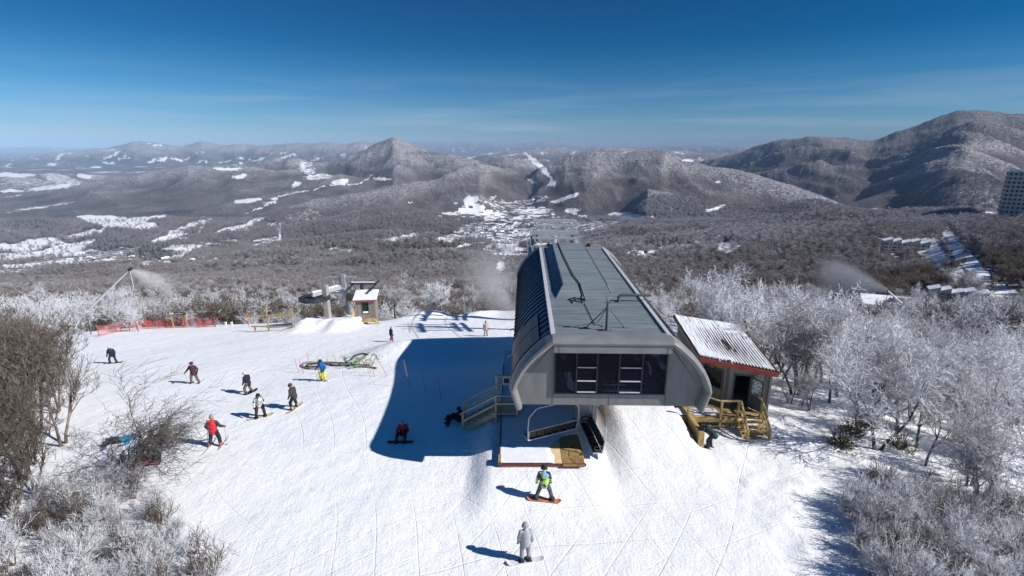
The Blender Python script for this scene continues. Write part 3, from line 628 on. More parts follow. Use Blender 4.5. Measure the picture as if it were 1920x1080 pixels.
def wall(yf, yb, gx, z0g, z1g, name):
    inner = [(x-.16, z-.14) for x, z in HALF]
    b = MB()
    for s in (-1, 1):   # side leaves
        side = [(s*(gx+.004), z1g), (s*(gx+.004), LOW[1]+.02)] + [(s*(LOW[0]-.03), LOW[1]+.02)] + [(s*x, z) for x, z in inner[::-1]] + [(s*(gx+.004), inner[0][1]+.0)]
        b.extr_y(side if s < 0 else side, yf, yb)
    b.box((0, (yf+yb)/2, (LOW[1]+.02+z0g)/2), (2*gx, yb-yf, z0g-LOW[1]-.02))
    return b.build(name, M_CLAD, term)
w = wall(.40, .50, 2.66, 4.50, 6.72, 'front_wall')
# panel joints on the front wall
for x in (-2.72, 2.72, 0.0): b = MB(); b.box((x, .396, 4.14), (.018, .012, .62)); b.build('panel_joint', M_DARKS, w)
for nm_, yy_ in (('front_fascia', .16), ('rear_fascia', L-.16)): MB().box((0, yy_, 6.93), (5.5, .5, .42), bev=.05).build(nm_, M_RIM, term)
for x in (-2.5, 2.5): MB().box((x, -.095, 6.93), (.015, .012, .40)).box((x, .1, 7.28), (.015, .4, .012)).build('fascia_joint', M_DARKS, term)
gl = MB().box((0, .36, 5.62), (5.30, .03, 2.26)).build('front_window', M_GLASS, term)
b = MB()
for x in (-2.63, 2.63, -1.6, -.62, .42, 1.5): b.box((x, .33, 5.62), (.07, .07, 2.28))
b.box((0, .325, 4.49), (5.34, .06, .06)); b.box((0, .325, 6.76), (5.34, .06, .06)); b.build('window_frame', M_BLACK, gl)
for x0, x1 in ((-1.55, -.67), (.47, 1.45)):
    for z in (5.86, 5.16, 4.58): b = MB(); b.box(((x0+x1)/2, .30, z), (x1-x0, .05, .045)); b.build('window_rail', M_EDGE, gl)
wall(L-.5, L-.4, 2.66, 4.50, 6.72, 'rear_wall')
# raised hood on the roof
b = MB(); y0, y1 = 6.7, L-1.0
z0, z1 = 7.30, 7.84
for (pa, pb) in (((-2.15, z0), (-1.55, z1)),): pass
vs = [(-2.25, y0, z0), (1.15, y0, z0), (1.15, y1, z0), (-2.25, y1, z0), (-1.72, y0+1.3, z1), (.85, y0+1.3, z1), (.85, y1, z1), (-1.72, y1, z1)]
hood = MB()
def ribbed(quad, nrib, amp, lift=.0):
    a, b_, c, d = [Vector(q) for q in quad]; nrm = (b_-a).cross(d-a).normalized(); v = []; f = []
    for i in range(nrib*2+1):
        t = i/(nrib*2); o = nrm*(amp if i % 2 else 0)
        v += [a.lerp(d, t)+o, b_.lerp(c, t)+o]
    for i in range(nrib*2): f.append((2*i, 2*i+1, 2*i+3, 2*i+2))
    return v, f
hood.add(*ribbed([vs[4], vs[5], vs[6], vs[7]], 60, .03))
hood.add(*ribbed([vs[0], vs[4], vs[7], vs[3]], 66, .03))
hood.add([vs[5], vs[1], vs[2], vs[6]], [(0, 1, 2, 3)])
hood.add([vs[0], vs[1], vs[5], vs[4]], [(0, 1, 2, 3)]); hood.add([vs[2], vs[3], vs[7], vs[6]], [(0, 1, 2, 3)])
hd = hood.build('roof_hood', M_ROOF, term)
MB().box((1.08, (y0+y1)/2+.6, 7.60), (.06, y1-y0-1.4, .56), ry=R(-30)).build('hood_strip', M_EDGE, hd)
# cables, mast, vent pipe
b = MB(); pts = [(-1.25, L-.8, 7.90), (-1.15, 16, 7.92), (-.95, 10, 7.92), (-.75, 8.0, 7.90), (-.62, 7.0, 7.5), (-.62, 6.3, 7.42)]
for i in range(22): a = i/21*2*math.pi*1.6; pts.append((-.62-.32+.32*math.cos(a), 6.0+.30*math.sin(a), 7.42+.003*i))
b.tube(pts, .035, 6); b.tube([(-1.6, 6.3, 7.38), (-1.2, 6.35, 7.5), (-.9, 6.3, 7.42)], .04, 6)
b.tube([(-.7, 5.7, 7.36), (-.62, 3.2, 7.36), (-.6, 2.2, 7.36), (-.2, 1.9, 7.36)], .018, 5)
b.build('roof_cable', M_BLACK, term)
mast = MB(); mast.tube([(-.10, 1.35, 7.3), (-.10, 1.35, 8.75)], .085, 8); mast.box((-.10, 1.35, 7.34), (.5, .34, .04)); mast.box((-.1, 1.35, 8.78), (.26, .12, .06)); mast.tube([(-.10, 1.35, 8.78), (-.22, 1.37, 9.1)], .03, 6)
for dx in (-1, 1): mast.tube([(-.10, 1.38, 8.55), (-.10+dx*.95, 1.75, 7.34)], .03, 6); mast.box((-.10+dx*.95, 1.75, 7.34), (.24, .16, .03))
mast.tube([(-.10, 1.38, 8.55), (-.35, 2.6, 7.34)], .02, 6)
mast.build('roof_mast', M_VENT, term)
vp = MB(); vp.tube([(1.30, 6.15, 7.3), (1.32, 6.2, 7.62), (1.45, 6.2, 7.72), (3.15, 6.2, 7.72)], .085, 10); vp.build('vent_pipe', M_VENT, term)
for x in (-2.0, 1.5):
    MB().box((x, L-.35, 7.48), (.35, .3, .3), bev=.03).box((x, L-.35, 7.66), (.2, .2, .08)).build('roof_bracket', M_DARKS, term)
b = MB(); b.box((0, L-.15, 7.5), (5.2, .06, .06)); [b.box((x, L-.15, 7.38), (.05, .05, .25)) for x in (-2.5, -1.2, 0, 1.2, 2.5)]; b.build('roof_rail', M_EDGE, term)
# loops of rope and brackets on the far side panels
for y in (4.0, 8.2): b = MB(); b.tube([(-4.72, y, 4.9), (-4.95, y, 4.85), (-4.95, y, 4.7)], .03, 5); b.build('side_bracket', M_GALV, term)
# machinery seen through the glass
mach = MB()
for s in (-1, 1):
    mach.mat(0); mach.box((s*2.0, L/2, 6.55), (.3, L-2, .35)); mach.box((s*3.3, L/2, 5.2), (.25, L-2, .3))
    for i in range(8): mach.mat(0); mach.box((s*2.7, 1.6+i*2.7, 6.1), (1.6, .12, .12), ry=s*R(35)); mach.box((0, 1.6+i*2.7, 6.85), (4.2, .16, .16))
    for i in range(34): mach.mat(1); mach.tube([(s*2.65-.06, 1.2+i*.6, 5.0), (s*2.65+.06, 1.2+i*.6, 5.0)], .24, 12)
mach.mat(2); mach.box((0, 2.4, 6.0), (1.1, 1.4, .8), bev=.08); mach.box((1.2, 4.6, 5.9), (.8, 2.2, .7), bev=.06); mach.box((-1.1, 5.2, 5.8), (.7, 1.2, 1.0), bev=.06)
mach.box((.1, 4.4, 4.75), (3.6, 6.4, .08)); mach.mat(1); mach.tube([(.0, 5.2, 5.2), (.0, 5.2, 5.35)], 2.2, 32)
mach.mat(0); mach.tube([(-2.2, 1.0, 4.9), (-1.9, 1.3, 6.3)], .06, 6); mach.tube([(1.7, 1.0, 6.4), (2.3, 1.0, 5.4)], .08, 6); mach.tube([(2.3, 1.0, 5.4), (2.25, 1.0, 4.6)], .08, 6); mach.tube([(1.6, 1.1, 5.0), (2.5, 1.1, 4.8)], .05, 6)
mach.mat(3)
for (x0, z0, x1, z1) in ((-2.4, 6.2, -1.8, 6.5), (-2.0, 4.8, -2.0, 6.2), (.55, 6.1, 1.3, 6.25), (1.8, 6.4, 2.3, 5.6), (2.0, 5.1, 2.5, 5.3), (1.6, 5.8, 2.1, 6.1), (-.5, 5.0, .3, 5.0), (-1.5, 4.8, -.8, 4.8), (.6, 4.85, 1.3, 4.85), (1.7, 4.9, 2.5, 4.7)): mach.bar((x0, .9, z0), (x1, 1.1, z1), .07, .05)
for i in range(7): mach.tube([(.2+i*.34, 1.3, 5.95+.12*math.sin(i*2)), (.2+i*.34, 1.36, 5.95+.12*math.sin(i*2))], .14, 12)
mach.build('machinery', [M_GALV, M_DARKS, M_CONC, M_WHT], term)
# supports
pil = MB(); pil.box((-.55, 17.5, 1.6), (1.3, 1.8, 5.0), bev=.06); pil.build('column', M_CONC, term); pil = MB(); pil.box((-.55, 4.6, 1.75), (1.15, 1.5, 4.5), bev=.06); pl = pil.build('column', M_CONC, term)
b = MB(); b.box((-.35, 3.75, 2.5), (.28, .2, .5), bev=.02); b.tube([(-.2, 3.80, 2.3), (-.2, 3.8, .6)], .03, 6); b.build('junction_box', M_GALV, pl)
b = MB(); b.box((0, 4.6, 4.02), (5.6, 1.0, .3)); b.box((0, 17.5, 4.02), (5.6, 1.0, .3)); b.box((-1.0, 11, 3.98), (.4, 12, .3)); b.box((1.0, 11, 3.98), (.4, 12, .3)); b.build('support_beam', M_DARKS, term)
# ------------------------------------------------------------------ boarding platform
GZ0 = -16.0
pf = empty('boarding_platform', (1.55, 28.5, GZ0), 0, 'snow covered flat boarding platform under the left half of the terminal', 'platform')
px0, px1, py0, py1 = -2.15, 2.12, -6.15, 8.5      # local
MB().box(((px0+px1)/2, (py0+py1)/2, .20), (px1-px0, py1-py0, .8)).build('deck', M_TIMW, pf)
sn_ = MB(); nx, ny = 44, 100; vs = []; fs = []; rnd = random.Random(4)
edge = lambda t: .62 + .35*float(fbm(np.array(t*7.1), np.array(3.3), 3))
for j in range(ny+1):
    for i in range(nx+1):
        x = px0+.01+i*(px1-px0-.02)/nx; y = py0+.01+j*(py1-py0-.02)/ny
        bare = (((x-1.75)/1.25)**2+((y+5.1)/1.55)**2) + .35*float(fbm(np.array(x*1.3), np.array(y*1.3), 3))
        th = .065*min(1, max(-.6, (bare-1)*2.4)) + .008*float(fbm(np.array(x*3), np.array(y*3), 2))
        vs.append((x, y, .602+th))
for j in range(ny):
    for i in range(nx): q = j*(nx+1)+i; fs.append((q, q+1, q+nx+2, q+nx+1))
sn_.add(vs, fs, True).build('snow_cover', M_SNOWP, pf)
MB().box((1.55, py0+1.0, .615), (1.1, 2.4, .012)).box((1.6, py0+1.9, .618), (1.0, 1.6, .012), rz=R(4)).build('plywood_mat', M_PLY, pf)
b = MB()
for (x, y, r) in ((1.4, -5.3, .2), (1.7, -4.6, -.3), (1.5, -5.9, .9), (1.9, -5.2, 1.2)): b.box((x, y, .628), (.5, .03, .008), rz=r+1.2)
b.build('plywood_marks', M_BLACK, pf)['kind'] = 'stuff'
b = MB(); b.box(((px0+px1)/2, py0-.03, .57), (px1-px0+.1, .05, .14)); b.box((px0-.03, py0+6, .63), (.05, 12, .16)); b.build('edge_strip', nmat('dark red edging', (.16, .045, .04), .6), pf)
b = MB(); b.box((px0-.02, py0+.25, .35), (.14, .5, .95)); b.build('end_board', M_TIMB, pf)
# motor-side brown skirt board beside the ramp
sk = MB().box((4.90, 29.2, -15.15), (.10, 4.6, 1.5)).build('skirt_board', M_PLY); tag(sk, 'brown plywood skirt board beside the concrete column at the ramp', 'board')
# ------------------------------------------------------------------ six-seat chairs
def make_chair(label, group='six seat chairs of the lift'):
    t = empty('lift_chair', (0, 0, 0), 0, label, 'chairlift chair', group)
    W2 = 1.45
    for s in range(6):
        x = -W2+.24+s*(2*W2-.48)/5
        b = MB(); b.box((x, .0, .05), (.44, .48, .07), bev=.03, rx=R(-6)); b.build('seat', M_BLACK, t)
        b = MB(); b.box((x, .27, .36), (.44, .06, .46), bev=.025, rx=R(-14)); b.build('backrest', M_BLACK, t)
    b = MB(); b.tube([(-W2, .22, -.02), (W2, .22, -.02)], .035, 8); b.tube([(-W2, -.2, -.02), (W2, -.2, -.02)], .03, 8)
    b.tube([(-W2, .36, .58), (W2, .36, .58)], .03, 8)
    for s in (-1, 1):
        b.tube([(s*W2, -.24, .0), (s*W2, .24, .0), (s*W2, .37, .6)], .035, 8)
    b.build('seat_frame', M_GALV, t)
    for s in (-1, 1):
        b = MB(); b.tube([(s*W2, .24, .0), (s*(W2+.06), .34, .7), (s*(W2+.02), .36, 1.35), (s*(W2-.35), .36, 1.75), (s*.9, .36, 1.82)], .035, 8); b.build('side_bow', M_EDGE, t)
        b = MB(); pts = [(s*W2, .30, .35)] + [(s*(W2+.03), .1-.28*math.sin(a), .30+.13*math.cos(a)) for a in [k_*math.pi/7 for k_ in range(8)]] + [(s*W2, .25, .18)]; b.tube(pts, .028, 6); b.build('armrest', M_DARKS, t)
    b = MB(); b.tube([(-.95, .36, 1.82), (.95, .36, 1.82)], .04, 8); b.tube([(0, .36, 1.82), (0, .30, 2.9), (0, .0, 3.25)], .045, 8); b.build('hanger', M_GALV, t)
    return t
chair = make_chair('black six seat chair hanging askew over the boarding platform below the glass front')
chair.location = (2.06, 24.25, -14.75); chair.rotation_euler = (0, 0, R(24)+math.pi)
# end of a chair turned to the line, seen from above beside the column
c2 = copy_tree(chair); c2.location = (4.22, 24.35, -15.15); c2.rotation_euler = (0, 0, R(-84)); c2['label'] = 'black six seat chair turned end on beside the concrete column'
c3 = copy_tree(chair); c3.location = (6.7, 28.4, -14.25); c3.rotation_euler = (0, 0, 0); c3['label'] = 'six seat chair passing over the unloading ramp, only its bar showing under the terminal'
# ------------------------------------------------------------------ yellow timber retaining wall beside the ramp
tb = MB()
for i in range(5): tb.box((10.42, 29.9, -16.25+i*.235), (.24, 9.6, .225), bev=.012)
tb.box((10.42, 24.98, -15.8), (.30, .22, 1.25), bev=.015)
for y in (27, 29, 31, 33): tb.box((10.62, y, -15.75), (.14, .18, 1.1))
o = tb.build('timber_wall', M_TIMB); tag(o, 'yellow timber retaining wall running along the right of the snow ramp', 'retaining wall')
# ------------------------------------------------------------------ platform stairs on the left, with rails and a sign
st = empty('platform_stairs', (-.65, 27.6, GZ0), 0, 'wooden stairs with handrails climbing to the boarding platform from the left', 'stairs')
SL = 1.45; nst = 5; yA, yB = -.75, .75
P_ = lambda x, y, z: (x, y, z)
for i in range(nst):
    x = -.55-i*.36; z = .86-i*.21
    b = MB(); b.box((x, 0, z), (.34, 1.3, .05), bev=.006); b.box((x, 0, z+.035), (.30, 1.15, .03)); b.build('tread', M_TIMW, st)
for y in (-.68, .68):
    b = MB(); b.bar((-.35, y, .80), (-2.35, y, -.36), .06, .28); b.build('stringer', M_TIMW, st)
    for (x, z0, z1) in ((-.30, -.1, 2.05), (-2.25, -.5, .85)):
        b = MB(); b.box((x, y*1.06, (z0+z1)/2), (.11, .11, z1-z0), bev=.01); b.build('post', M_TIMW, st)
    b = MB(); b.bar((-.25, y*1.06, 2.02), (-2.4, y*1.06, .82), .12, .06); b.bar((-.30, y*1.16, 1.5), (-2.25, y*1.16, .38), .04, .12); b.build('handrail', M_TIMW, st)
b = MB(); b.box((.35, -.72, 2.02), (1.3, .12, .05)); b.box((.3, -.74, 1.5), (1.2, .04, .10)); b.build('handrail', M_TIMW, st)
MB().box((.3, 0, .86), (1.4, 1.5, .06)).build('landing', M_TIMW, st)
b = MB(); b.box((.95, -.72, .95), (.11, .11, 2.1)); b.build('post', M_TIMW, st)
b = MB(); b.box((.95, .78, 1.45), (.12, .12, 3.1)); b.build('post', M_TIMW, st)
b = MB(); b.bar((-.30, .80, 2.55), (.95, .80, 2.55), .12, .06); b.box((-.3, .8, 2.2), (.12, .12, .9)); b.box((.3, .82, 2.0), (1.3, .04, .1)); b.build('handrail', M_TIMW, st)
sg = MB().box((.32, .72, 2.28), (.46, .04, .46), bev=.01).build('notice_board', M_WHT); sg.location = (-.65, 27.6, GZ0)
tag(sg, 'small white framed dark notice on the railing left of the terminal', 'sign')
MB().box((.32, .692, 2.28), (.33, .012, .33)).build('dark_panel', nmat('dark blue print', (.02, .025, .06), .4), sg)
# ------------------------------------------------------------------ lift towers behind the terminal
def tower(x, y, ztop, zb, w, label, snow=False):
    t = empty('lift_tower', (x, y, zb), R(-1.4), label, 'lift tower'); h = ztop-zb
    MB().tube([(0, 0, 0), (0, 0, h*.86)], [.55, .38], 14).build('pole', M_GALV, t)
    b = MB()
    b.box((0, 0, h*.86), (w, .4, .45)); b.box((0, 0, h), (w*1.15, .3, .34)); b.box((0, 1.6, h-.1), (w*1.05, .2, .2)); b.box((0, -1.6, h-.35), (w*1.05, .2, .2))
    for q in (-.3, -.1, .1, .3): b.box((q*w, 0, h*.93), (.09, .09, h*.14))
    for s in (-1, 1):
        b.bar((s*w*.42, 0, h*.86), (s*w*.52, 0, h), .14); b.bar((s*w*.30, 0, h*.86), (s*w*.38, 0, h), .10)
    b.build('crossarm', M_GALV, t)
    for s in (-1, 1):
        b = MB(); b.box((s*w*.46, 0, h*.86-.3), (.14, 7.0, .28)); b.build('sheave_beam', M_GALV, t)
        for i in range(8): bb = MB(); bb.tube([(s*w*.46-.08, -3.2+i*.9, h*.86-.05), (s*w*.46+.08, -3.2+i*.9, h*.86-.05)], .26, 14); bb.build('sheave_wheel', M_DARKS, t)
        b = MB(); b.box((s*w*.46+s*.5, 0, h*.86-.75), (.6, 7.2, .05))
        for q in (-3.5, -1.75, 0, 1.75, 3.5): b.box((s*w*.46+s*.8, q, h*.86-.25), (.05, .05, 1.0))
        b.box((s*w*.46+s*.8, 0, h*.86+.25), (.05, 7.2, .05)); b.build('walkway', M_GALV, t)
    if snow:
        b = MB(); b.box((0, 0, h*.86+.24), (w*.95, .34, .08)); b.box((0, -2.2, h*.86-.7), (w*.95, .45, .1)); b.box((0, 2.2, h*.86-.7), (w*.95, .45, .1)); b.build('walkway_snow', M_SNOWP, t)
    return t
tp = at(1040, 414, 66); tower(tp.x, 66, tp.z, zg(tp.x, 66), 5.0, 'tall galvanised lift tower with a wide crossarm straight behind the terminal roof', True)
tp2 = at(1040, 436, 57); tower(tp2.x, 57, tp2.z, zg(tp2.x, 57), 4.8, 'shorter lift tower with snowy walkways close behind the terminal roof', True)
# haul rope
b = MB()
for s in (-1, 1):
    b.tube([tw(s*2.3, L-1, 5.4), (tp2.x+s*2.2, 57, tp2.z-1.0), (tp.x+s*2.3, 66, tp.z-1.2), (tp.x+s*2.3+6, 260, -66), (tp.x+s*2.3+22, 700, -200)], .03, 5)
o = b.build('haul_rope', M_DARKS); tag(o, 'steel haul rope running down the valley from the terminal', 'cable')
# ------------------------------------------------------------------ operator hut on the right
HG = -16.45; HD = -15.4; HE = -12.62
hut = empty('operator_hut', (13.6, 29.5, HG), 0, 'grey boarded operator hut with a snowy brown ribbed roof and red fascia', 'hut')
HO = Vector((13.6, 29.5, HG))
def hl(x, y, z): return (x-HO.x, y-HO.y, z-HO.z)
foot = [(11.95, 30.2), (13.05, 28.45), (15.45, 28.0), (15.75, 33.2), (12.15, 35.2)]
def wallseg(a, b_, z0, z1, holes, name, mat, th=.12, parent=hut):
    """a straight wall from a to b with rectangular openings given in metres along it"""
    a = Vector(a); b_ = Vector(b_); d = b_-a; Ln = d.length; ang = math.atan2(d.y, d.x); m = MB()
    xs = sorted({0, Ln, *[h[0] for h in holes], *[h[1] for h in holes]})
    def seg(x0, x1, zz0, zz1):
        c = a+d.normalized()*((x0+x1)/2); m.box(hl(c.x, c.y, (zz0+zz1)/2), (x1-x0, th, zz1-zz0), rz=ang)
    for x0, x1 in zip(xs[:-1], xs[1:]):
        h = [q for q in holes if q[0] <= x0+1e-6 and q[1] >= x1-1e-6]
        if not h: seg(x0, x1, z0, z1)
        else:
            if h[0][2] > z0: seg(x0, x1, z0, h[0][2])
            if h[0][3] < z1: seg(x0, x1, h[0][3], z1)
    return m.build(name, mat, parent), a, d.normalized(), ang
WT = HE+.05
wallseg(foot[0], foot[1], HG-.4, WT, [(.42, 1.78, HD+.95, HD+2.15)], 'wall', M_BOARD)
wallseg(foot[1], foot[2], HG-.4, WT, [(.42, 1.32, HD, HD+2.05)], 'wall', M_BOARD)
wallseg(foot[2], foot[3], HG-.6, WT, [], 'wall', M_BOARD); wallseg(foot[3], foot[4], HG-.8, WT, [], 'wall', M_BOARD)
wallseg(foot[4], foot[0], HG-.8, WT, [(2.2, 2.9, HD+1.0, HD+1.7)], 'wall', M_BOARD)
for p in foot[:3]:
    MB().box(hl(p[0], p[1]-.03, (HG+WT)/2), (.13, .13, WT-HG+.3)).build('corner_post', nmat('grey trim', (.13, .14, .15), .6), hut)
MB().prism([(x-HO.x, y-HO.y) for x, y in foot], HD-HG-.12, HD-HG-.02).build('hut_floor', M_TIMW, hut)
a = Vector(foot[0]); d = (Vector(foot[1])-a).normalized(); ang = math.atan2(d.y, d.x)
M_TRIM = nmat('slate trim paint', (.09, .11, .12), .5)
wf = MB()
for (u0, u1, z0, z1) in ((.36, 1.84, HD+.88, HD+.97), (.36, 1.84, HD+2.13, HD+2.22), (.36, .45, HD+.9, HD+2.2), (1.75, 1.84, HD+.9, HD+2.2)):
    c = a+d*((u0+u1)/2); wf.box(hl(c.x+.05*d.y, c.y-.07, (z0+z1)/2), (u1-u0, .09, z1-z0), rz=ang)
wfo = wf.build('window', M_TRIM, hut)
c = a+d*1.1; MB().box(hl(c.x, c.y, HD+1.55), (1.34, .02, 1.2), rz=ang).build('pane', M_PANE, wfo)
# doorway frame, open door with a glazed upper half
a = Vector(foot[1]); d = (Vector(foot[2])-a).normalized(); ang = math.atan2(d.y, d.x)
df = MB()
for (u0, u1, z0, z1) in ((.34, .43, HD, HD+2.12), (1.31, 1.40, HD, HD+2.12), (.34, 1.40, HD+2.04, HD+2.13)):
    c = a+d*((u0+u1)/2); df.box(hl(c.x, c.y-.05, (z0+z1)/2), (u1-u0, .08, z1-z0), rz=ang)
dfo = df.build('door_frame', M_TRIM, hut)
hg = a+d*1.34; da = R(-58)
dr = MB(); dv = Vector((math.cos(da), math.sin(da))); 
def dbox(u0, u1, z0, z1, th): c_ = hg+dv*((u0+u1)/2); dr.box(hl(c_.x, c_.y-.06, (z0+z1)/2), (u1-u0, th, z1-z0), rz=da)
dbox(0, .86, HD+.03, HD+.95, .05); dbox(0, .12, HD+.95, HD+2.02, .05); dbox(.74, .86, HD+.95, HD+2.02, .05); dbox(.12, .74, HD+1.9, HD+2.02, .05)
dro = dr.build('door', M_TRIM, hut)
c_ = hg+dv*.43; MB().box(hl(c_.x, c_.y-.06, HD+1.43), (.62, .02, .94), rz=da).build('door_pane', nmat('papered glass', (.62, .66, .68), .3, (.15, .2, .22), 9, lo=.45, hi=.5), dro)
c_ = hg+dv*.78; MB().box(hl(c_.x-.05, c_.y-.08, HD+1.0), (.12, .14, .04), rz=da).build('door_handle', M_GALV, dro)
MB().box(hl(14.2, 30.2, HD+.9), (.7, .5, 1.8), bev=.03).build('cupboard', M_DARKS, hut)
c = a+d*.85; lp = MB(); lp.box(hl(c.x+.2, c.y-.15, HE-.22), (.26, .16, .16), bev=.02); lp.build('wall_lamp', M_WHT, hut)
# roof: ribs run front to back, snow lies in the pans, brown metal shows where it slid
rq = [Vector((11.55, 29.05, HE+.10)), Vector((15.25, 26.95, HE+.04)), Vector((16.0, 33.9, HE+.42)), Vector((12.0, 36.0, HE+.48))]
ctr = sum(rq, Vector())/4
def rp(u, v, dz=0): p = rq[0].lerp(rq[1], u).lerp(rq[3].lerp(rq[2], u), v); return Vector((p.x-HO.x, p.y-HO.y, p.z+dz-HO.z))
m = MB(); m.add([rp(0, 0, 0), rp(1, 0, 0), rp(1, 1, 0), rp(0, 1, 0), rp(0, 0, -.16), rp(1, 0, -.16), rp(1, 1, -.16), rp(0, 1, -.16)], [(0, 1, 2, 3), (7, 6, 5, 4), (0, 4, 5, 1), (1, 5, 6, 2), (2, 6, 7, 3), (3, 7, 4, 0)])
rf = m.build('roof', M_BRN, hut); NRB = 24
b = MB()
for i in range(NRB+1):
    u = min(max(i/NRB, .006), .994); p, q = rp(u, -.006, .02), rp(u, 1.004, .02); b.bar(p, q, .035, .05)
b.build('roof_rib', M_BRN, rf)['kind'] = 'stuff'
b = MB(); NV = 90; NU = NRB*4
vs = []; fs = []
for j in range(NV+1):
    for i in range(NU+1):
        u, v = i/NU, j/NV; ph = (i % 4)
        s_ = float(fbm(np.array(u*9+3), np.array(v*2.2+1), 3)); s2 = float(fbm(np.array(u*40), np.array(v*10), 2))
        bare = math.exp(-((u-.62+.25*(v-.3))/.30)**2-((v-.38)/.28)**2)
        th = .062 + .03*s_ + .02*s2 - .085*bare*(1+.9*s_)
        if ph == 0: th -= .012+.05*bare
        if v < .035 or u > .985: th -= .08
        vs.append(rp(u, v, .012+max(-.03, th)))
for j in range(NV):
    for i in range(NU): q = j*(NU+1)+i; fs.append((q, q+1, q+NU+2, q+NU+1))
b.add(vs, fs).build('roof_snow', M_SNOWP, rf)
fa = MB()
def fasc(A, B, h, off):
    p, q = rp(*A, -.10), rp(*B, -.10); fa.bar(p+off, q+off, .05, h)
fasc((-.005, 0), (1.005, 0), .26, Vector((-.03, -.06, -.02))); fa.build('fascia', M_RED, hut)
fa = MB(); fasc((1, 0), (1, 1), .20, Vector((.05, 0, .04))); fa.build('bargeboard', M_BRN, hut)
fa = MB(); fasc((0, 0), (0, 1), .20, Vector((-.05, 0, .0))); fa.build('bargeboard', M_BRN, hut)
MB().box(tuple(rp(.16, -.01, -.32)), (.22, .05, .2)).build('bracket', M_RED, hut)
# deck, rails and steps
def D(x, y, z): return (x-HO.x, y-HO.y, z-HO.z)
b = MB()
for i in range(9): b.box(D(12.4, 27.05+i*.155, HD-.05), (5.0 if i < 6 else 4.2, .145, .05))
b.build('deck', M_TIMB, hut)
b = MB(); b.box(D(11.2, 26.94, HD-.19), (3.6, .07, .24)); b.box(D(11.2, 26.98, HD-.62), (3.5, .05, .14)); b.build('deck_beam', M_TIMB, hut)
MB().box(D(11.1, 27.6, HD+.01), (2.4, .8, .05), bev=.02).build('deck_snow', M_SNOWP, hut)
RL = HD+1.02
posts = [(12.25, 26.95), (13.25, 26.95), (10.35, 27.0)]
for (x, y) in posts: b = MB(); b.box(D(x, y, (RL+HG)/2-.1), (.12, .12, RL-HG+.2), bev=.01); b.build('rail_post', M_TIMB, hut)
b = MB(); b.box(D(12.75, 26.95, RL+.02), (1.14, .16, .05)); b.build('handrail', M_TIMB, hut)
b = MB(); b.bar(D(12.2, 26.95, RL), D(10.6, 28.4, RL), .14, .05); b.bar(D(12.2, 26.95, RL-.5), D(10.6, 28.4, RL-.5), .04, .12); b.build('handrail', M_TIMB, hut)
b = MB(); b.box(D(12.75, 26.95, HD-.3), (1.1, .05, .14)); b.build('brace', M_TIMB, hut)
zb = HG-.10
for (x, dx) in ((13.36, .0), (14.62, .0)):
    b = MB(); b.bar(D(x, 26.98, RL), D(x+dx, 25.75, zb+1.0), .13, .09, up=(1, 0, 0)); b.build('stair_rail', M_TIMB, hut)
    b = MB(); b.bar(D(x, 26.9, HD-.15), D(x, 25.75, zb+.02), .07, .28, up=(1, 0, 0)); b.build('stringer', M_TIMB, hut)
    b = MB(); b.box(D(x, 25.72, zb+.45), (.13, .13, 1.15), bev=.01); b.build('rail_post', M_TIMB, hut)
    b = MB(); b.bar(D(x, 26.8, HD+.45), D(x, 25.75, zb+.55), .05, .10, up=(1, 0, 0)); b.build('stair_rail', M_TIMB, hut)
b = MB(); b.box(D(14.62, 27.0, HD+.4), (.12, .12, 1.3), bev=.01); b.build('rail_post', M_TIMB, hut)
b = MB(); b.bar(D(14.62, 26.98, RL), D(14.62, 28.0, RL), .12, .05, up=(0, 0, 1)); b.build('handrail', M_TIMB, hut)
for i in range(5):
    y = 26.78-i*.24; z = HD-.20-i*.20
    b = MB(); b.box(D(13.99, y, z), (1.2, .235, .05)); b.box(D(13.99, y+.11, z-.1), (1.2, .02, .16)); b.build('step', M_TIMB, hut)
# ------------------------------------------------------------------ small booth of the old lift
ob = hit(684, 606); bz = ob.z
booth = empty('lift_booth', (ob.x+.1, ob.y+1.2, bz), R(7), 'small grey booth on posts with a snow covered roof beside the old lift', 'hut')
def wl(x0, x1, y0, y1, z0, z1, nm, mt, par): return MB().box(((x0+x1)/2, (y0+y1)/2, (z0+z1)/2), (x1-x0, y1-y0, z1-z0)).build(nm, mt, par)
bm = MB(); w_, d_ = 1.30, 1.2
for (x0, x1, z0, z1) in ((-w_, -.42, .75, 3.3), (.42, w_, .75, 3.3), (-.42, .42, .75, 1.45), (-.42, .42, 2.95, 3.3)): bm.box(((x0+x1)/2, -d_, (z0+z1)/2), (x1-x0, .1, z1-z0))
bm.box((0, d_, 2.05), (2*w_, .1, 2.6)); bm.box((-w_+.03, 0, 2.05), (.1, 2*d_-.12, 2.6)); bm.box((w_-.03, 0, 2.05), (.1, 2*d_-.12, 2.6)); bm.box((0, 0, .8), (2*w_-.2, 2*d_-.2, .1))
bw = bm.build('wall', M_BOARD, booth)
fr_ = MB(); fr_.box((-.46, -d_-.05, 2.2), (.08, .06, 1.58)); fr_.box((.46, -d_-.05, 2.2), (.08, .06, 1.58)); fr_.box((0, -d_-.05, 2.99), (1.0, .06, .08)); fr_.box((0, -d_-.05, 1.42), (1.0, .1, .1)); fo = fr_.build('window', M_TRIM, booth)
MB().box((0, -d_+.01, 2.2), (.84, .02, 1.5)).build('pane', M_PANE, fo); MB().box((0, -d_-.06, 1.62), (.7, .04, .22)).build('ledge_snow', M_SNOWP, fo)
rfm = MB(); rfm.box((0, 0, 3.55), (3.1, 3.2, .12), rx=R(9)); rfo = rfm.build('roof', M_RED, booth)
MB().box((0, 0.02, 3.70), (3.14, 3.2, .16), rx=R(9), bev=.05).build('roof_snow', M_SNOWP, rfo)
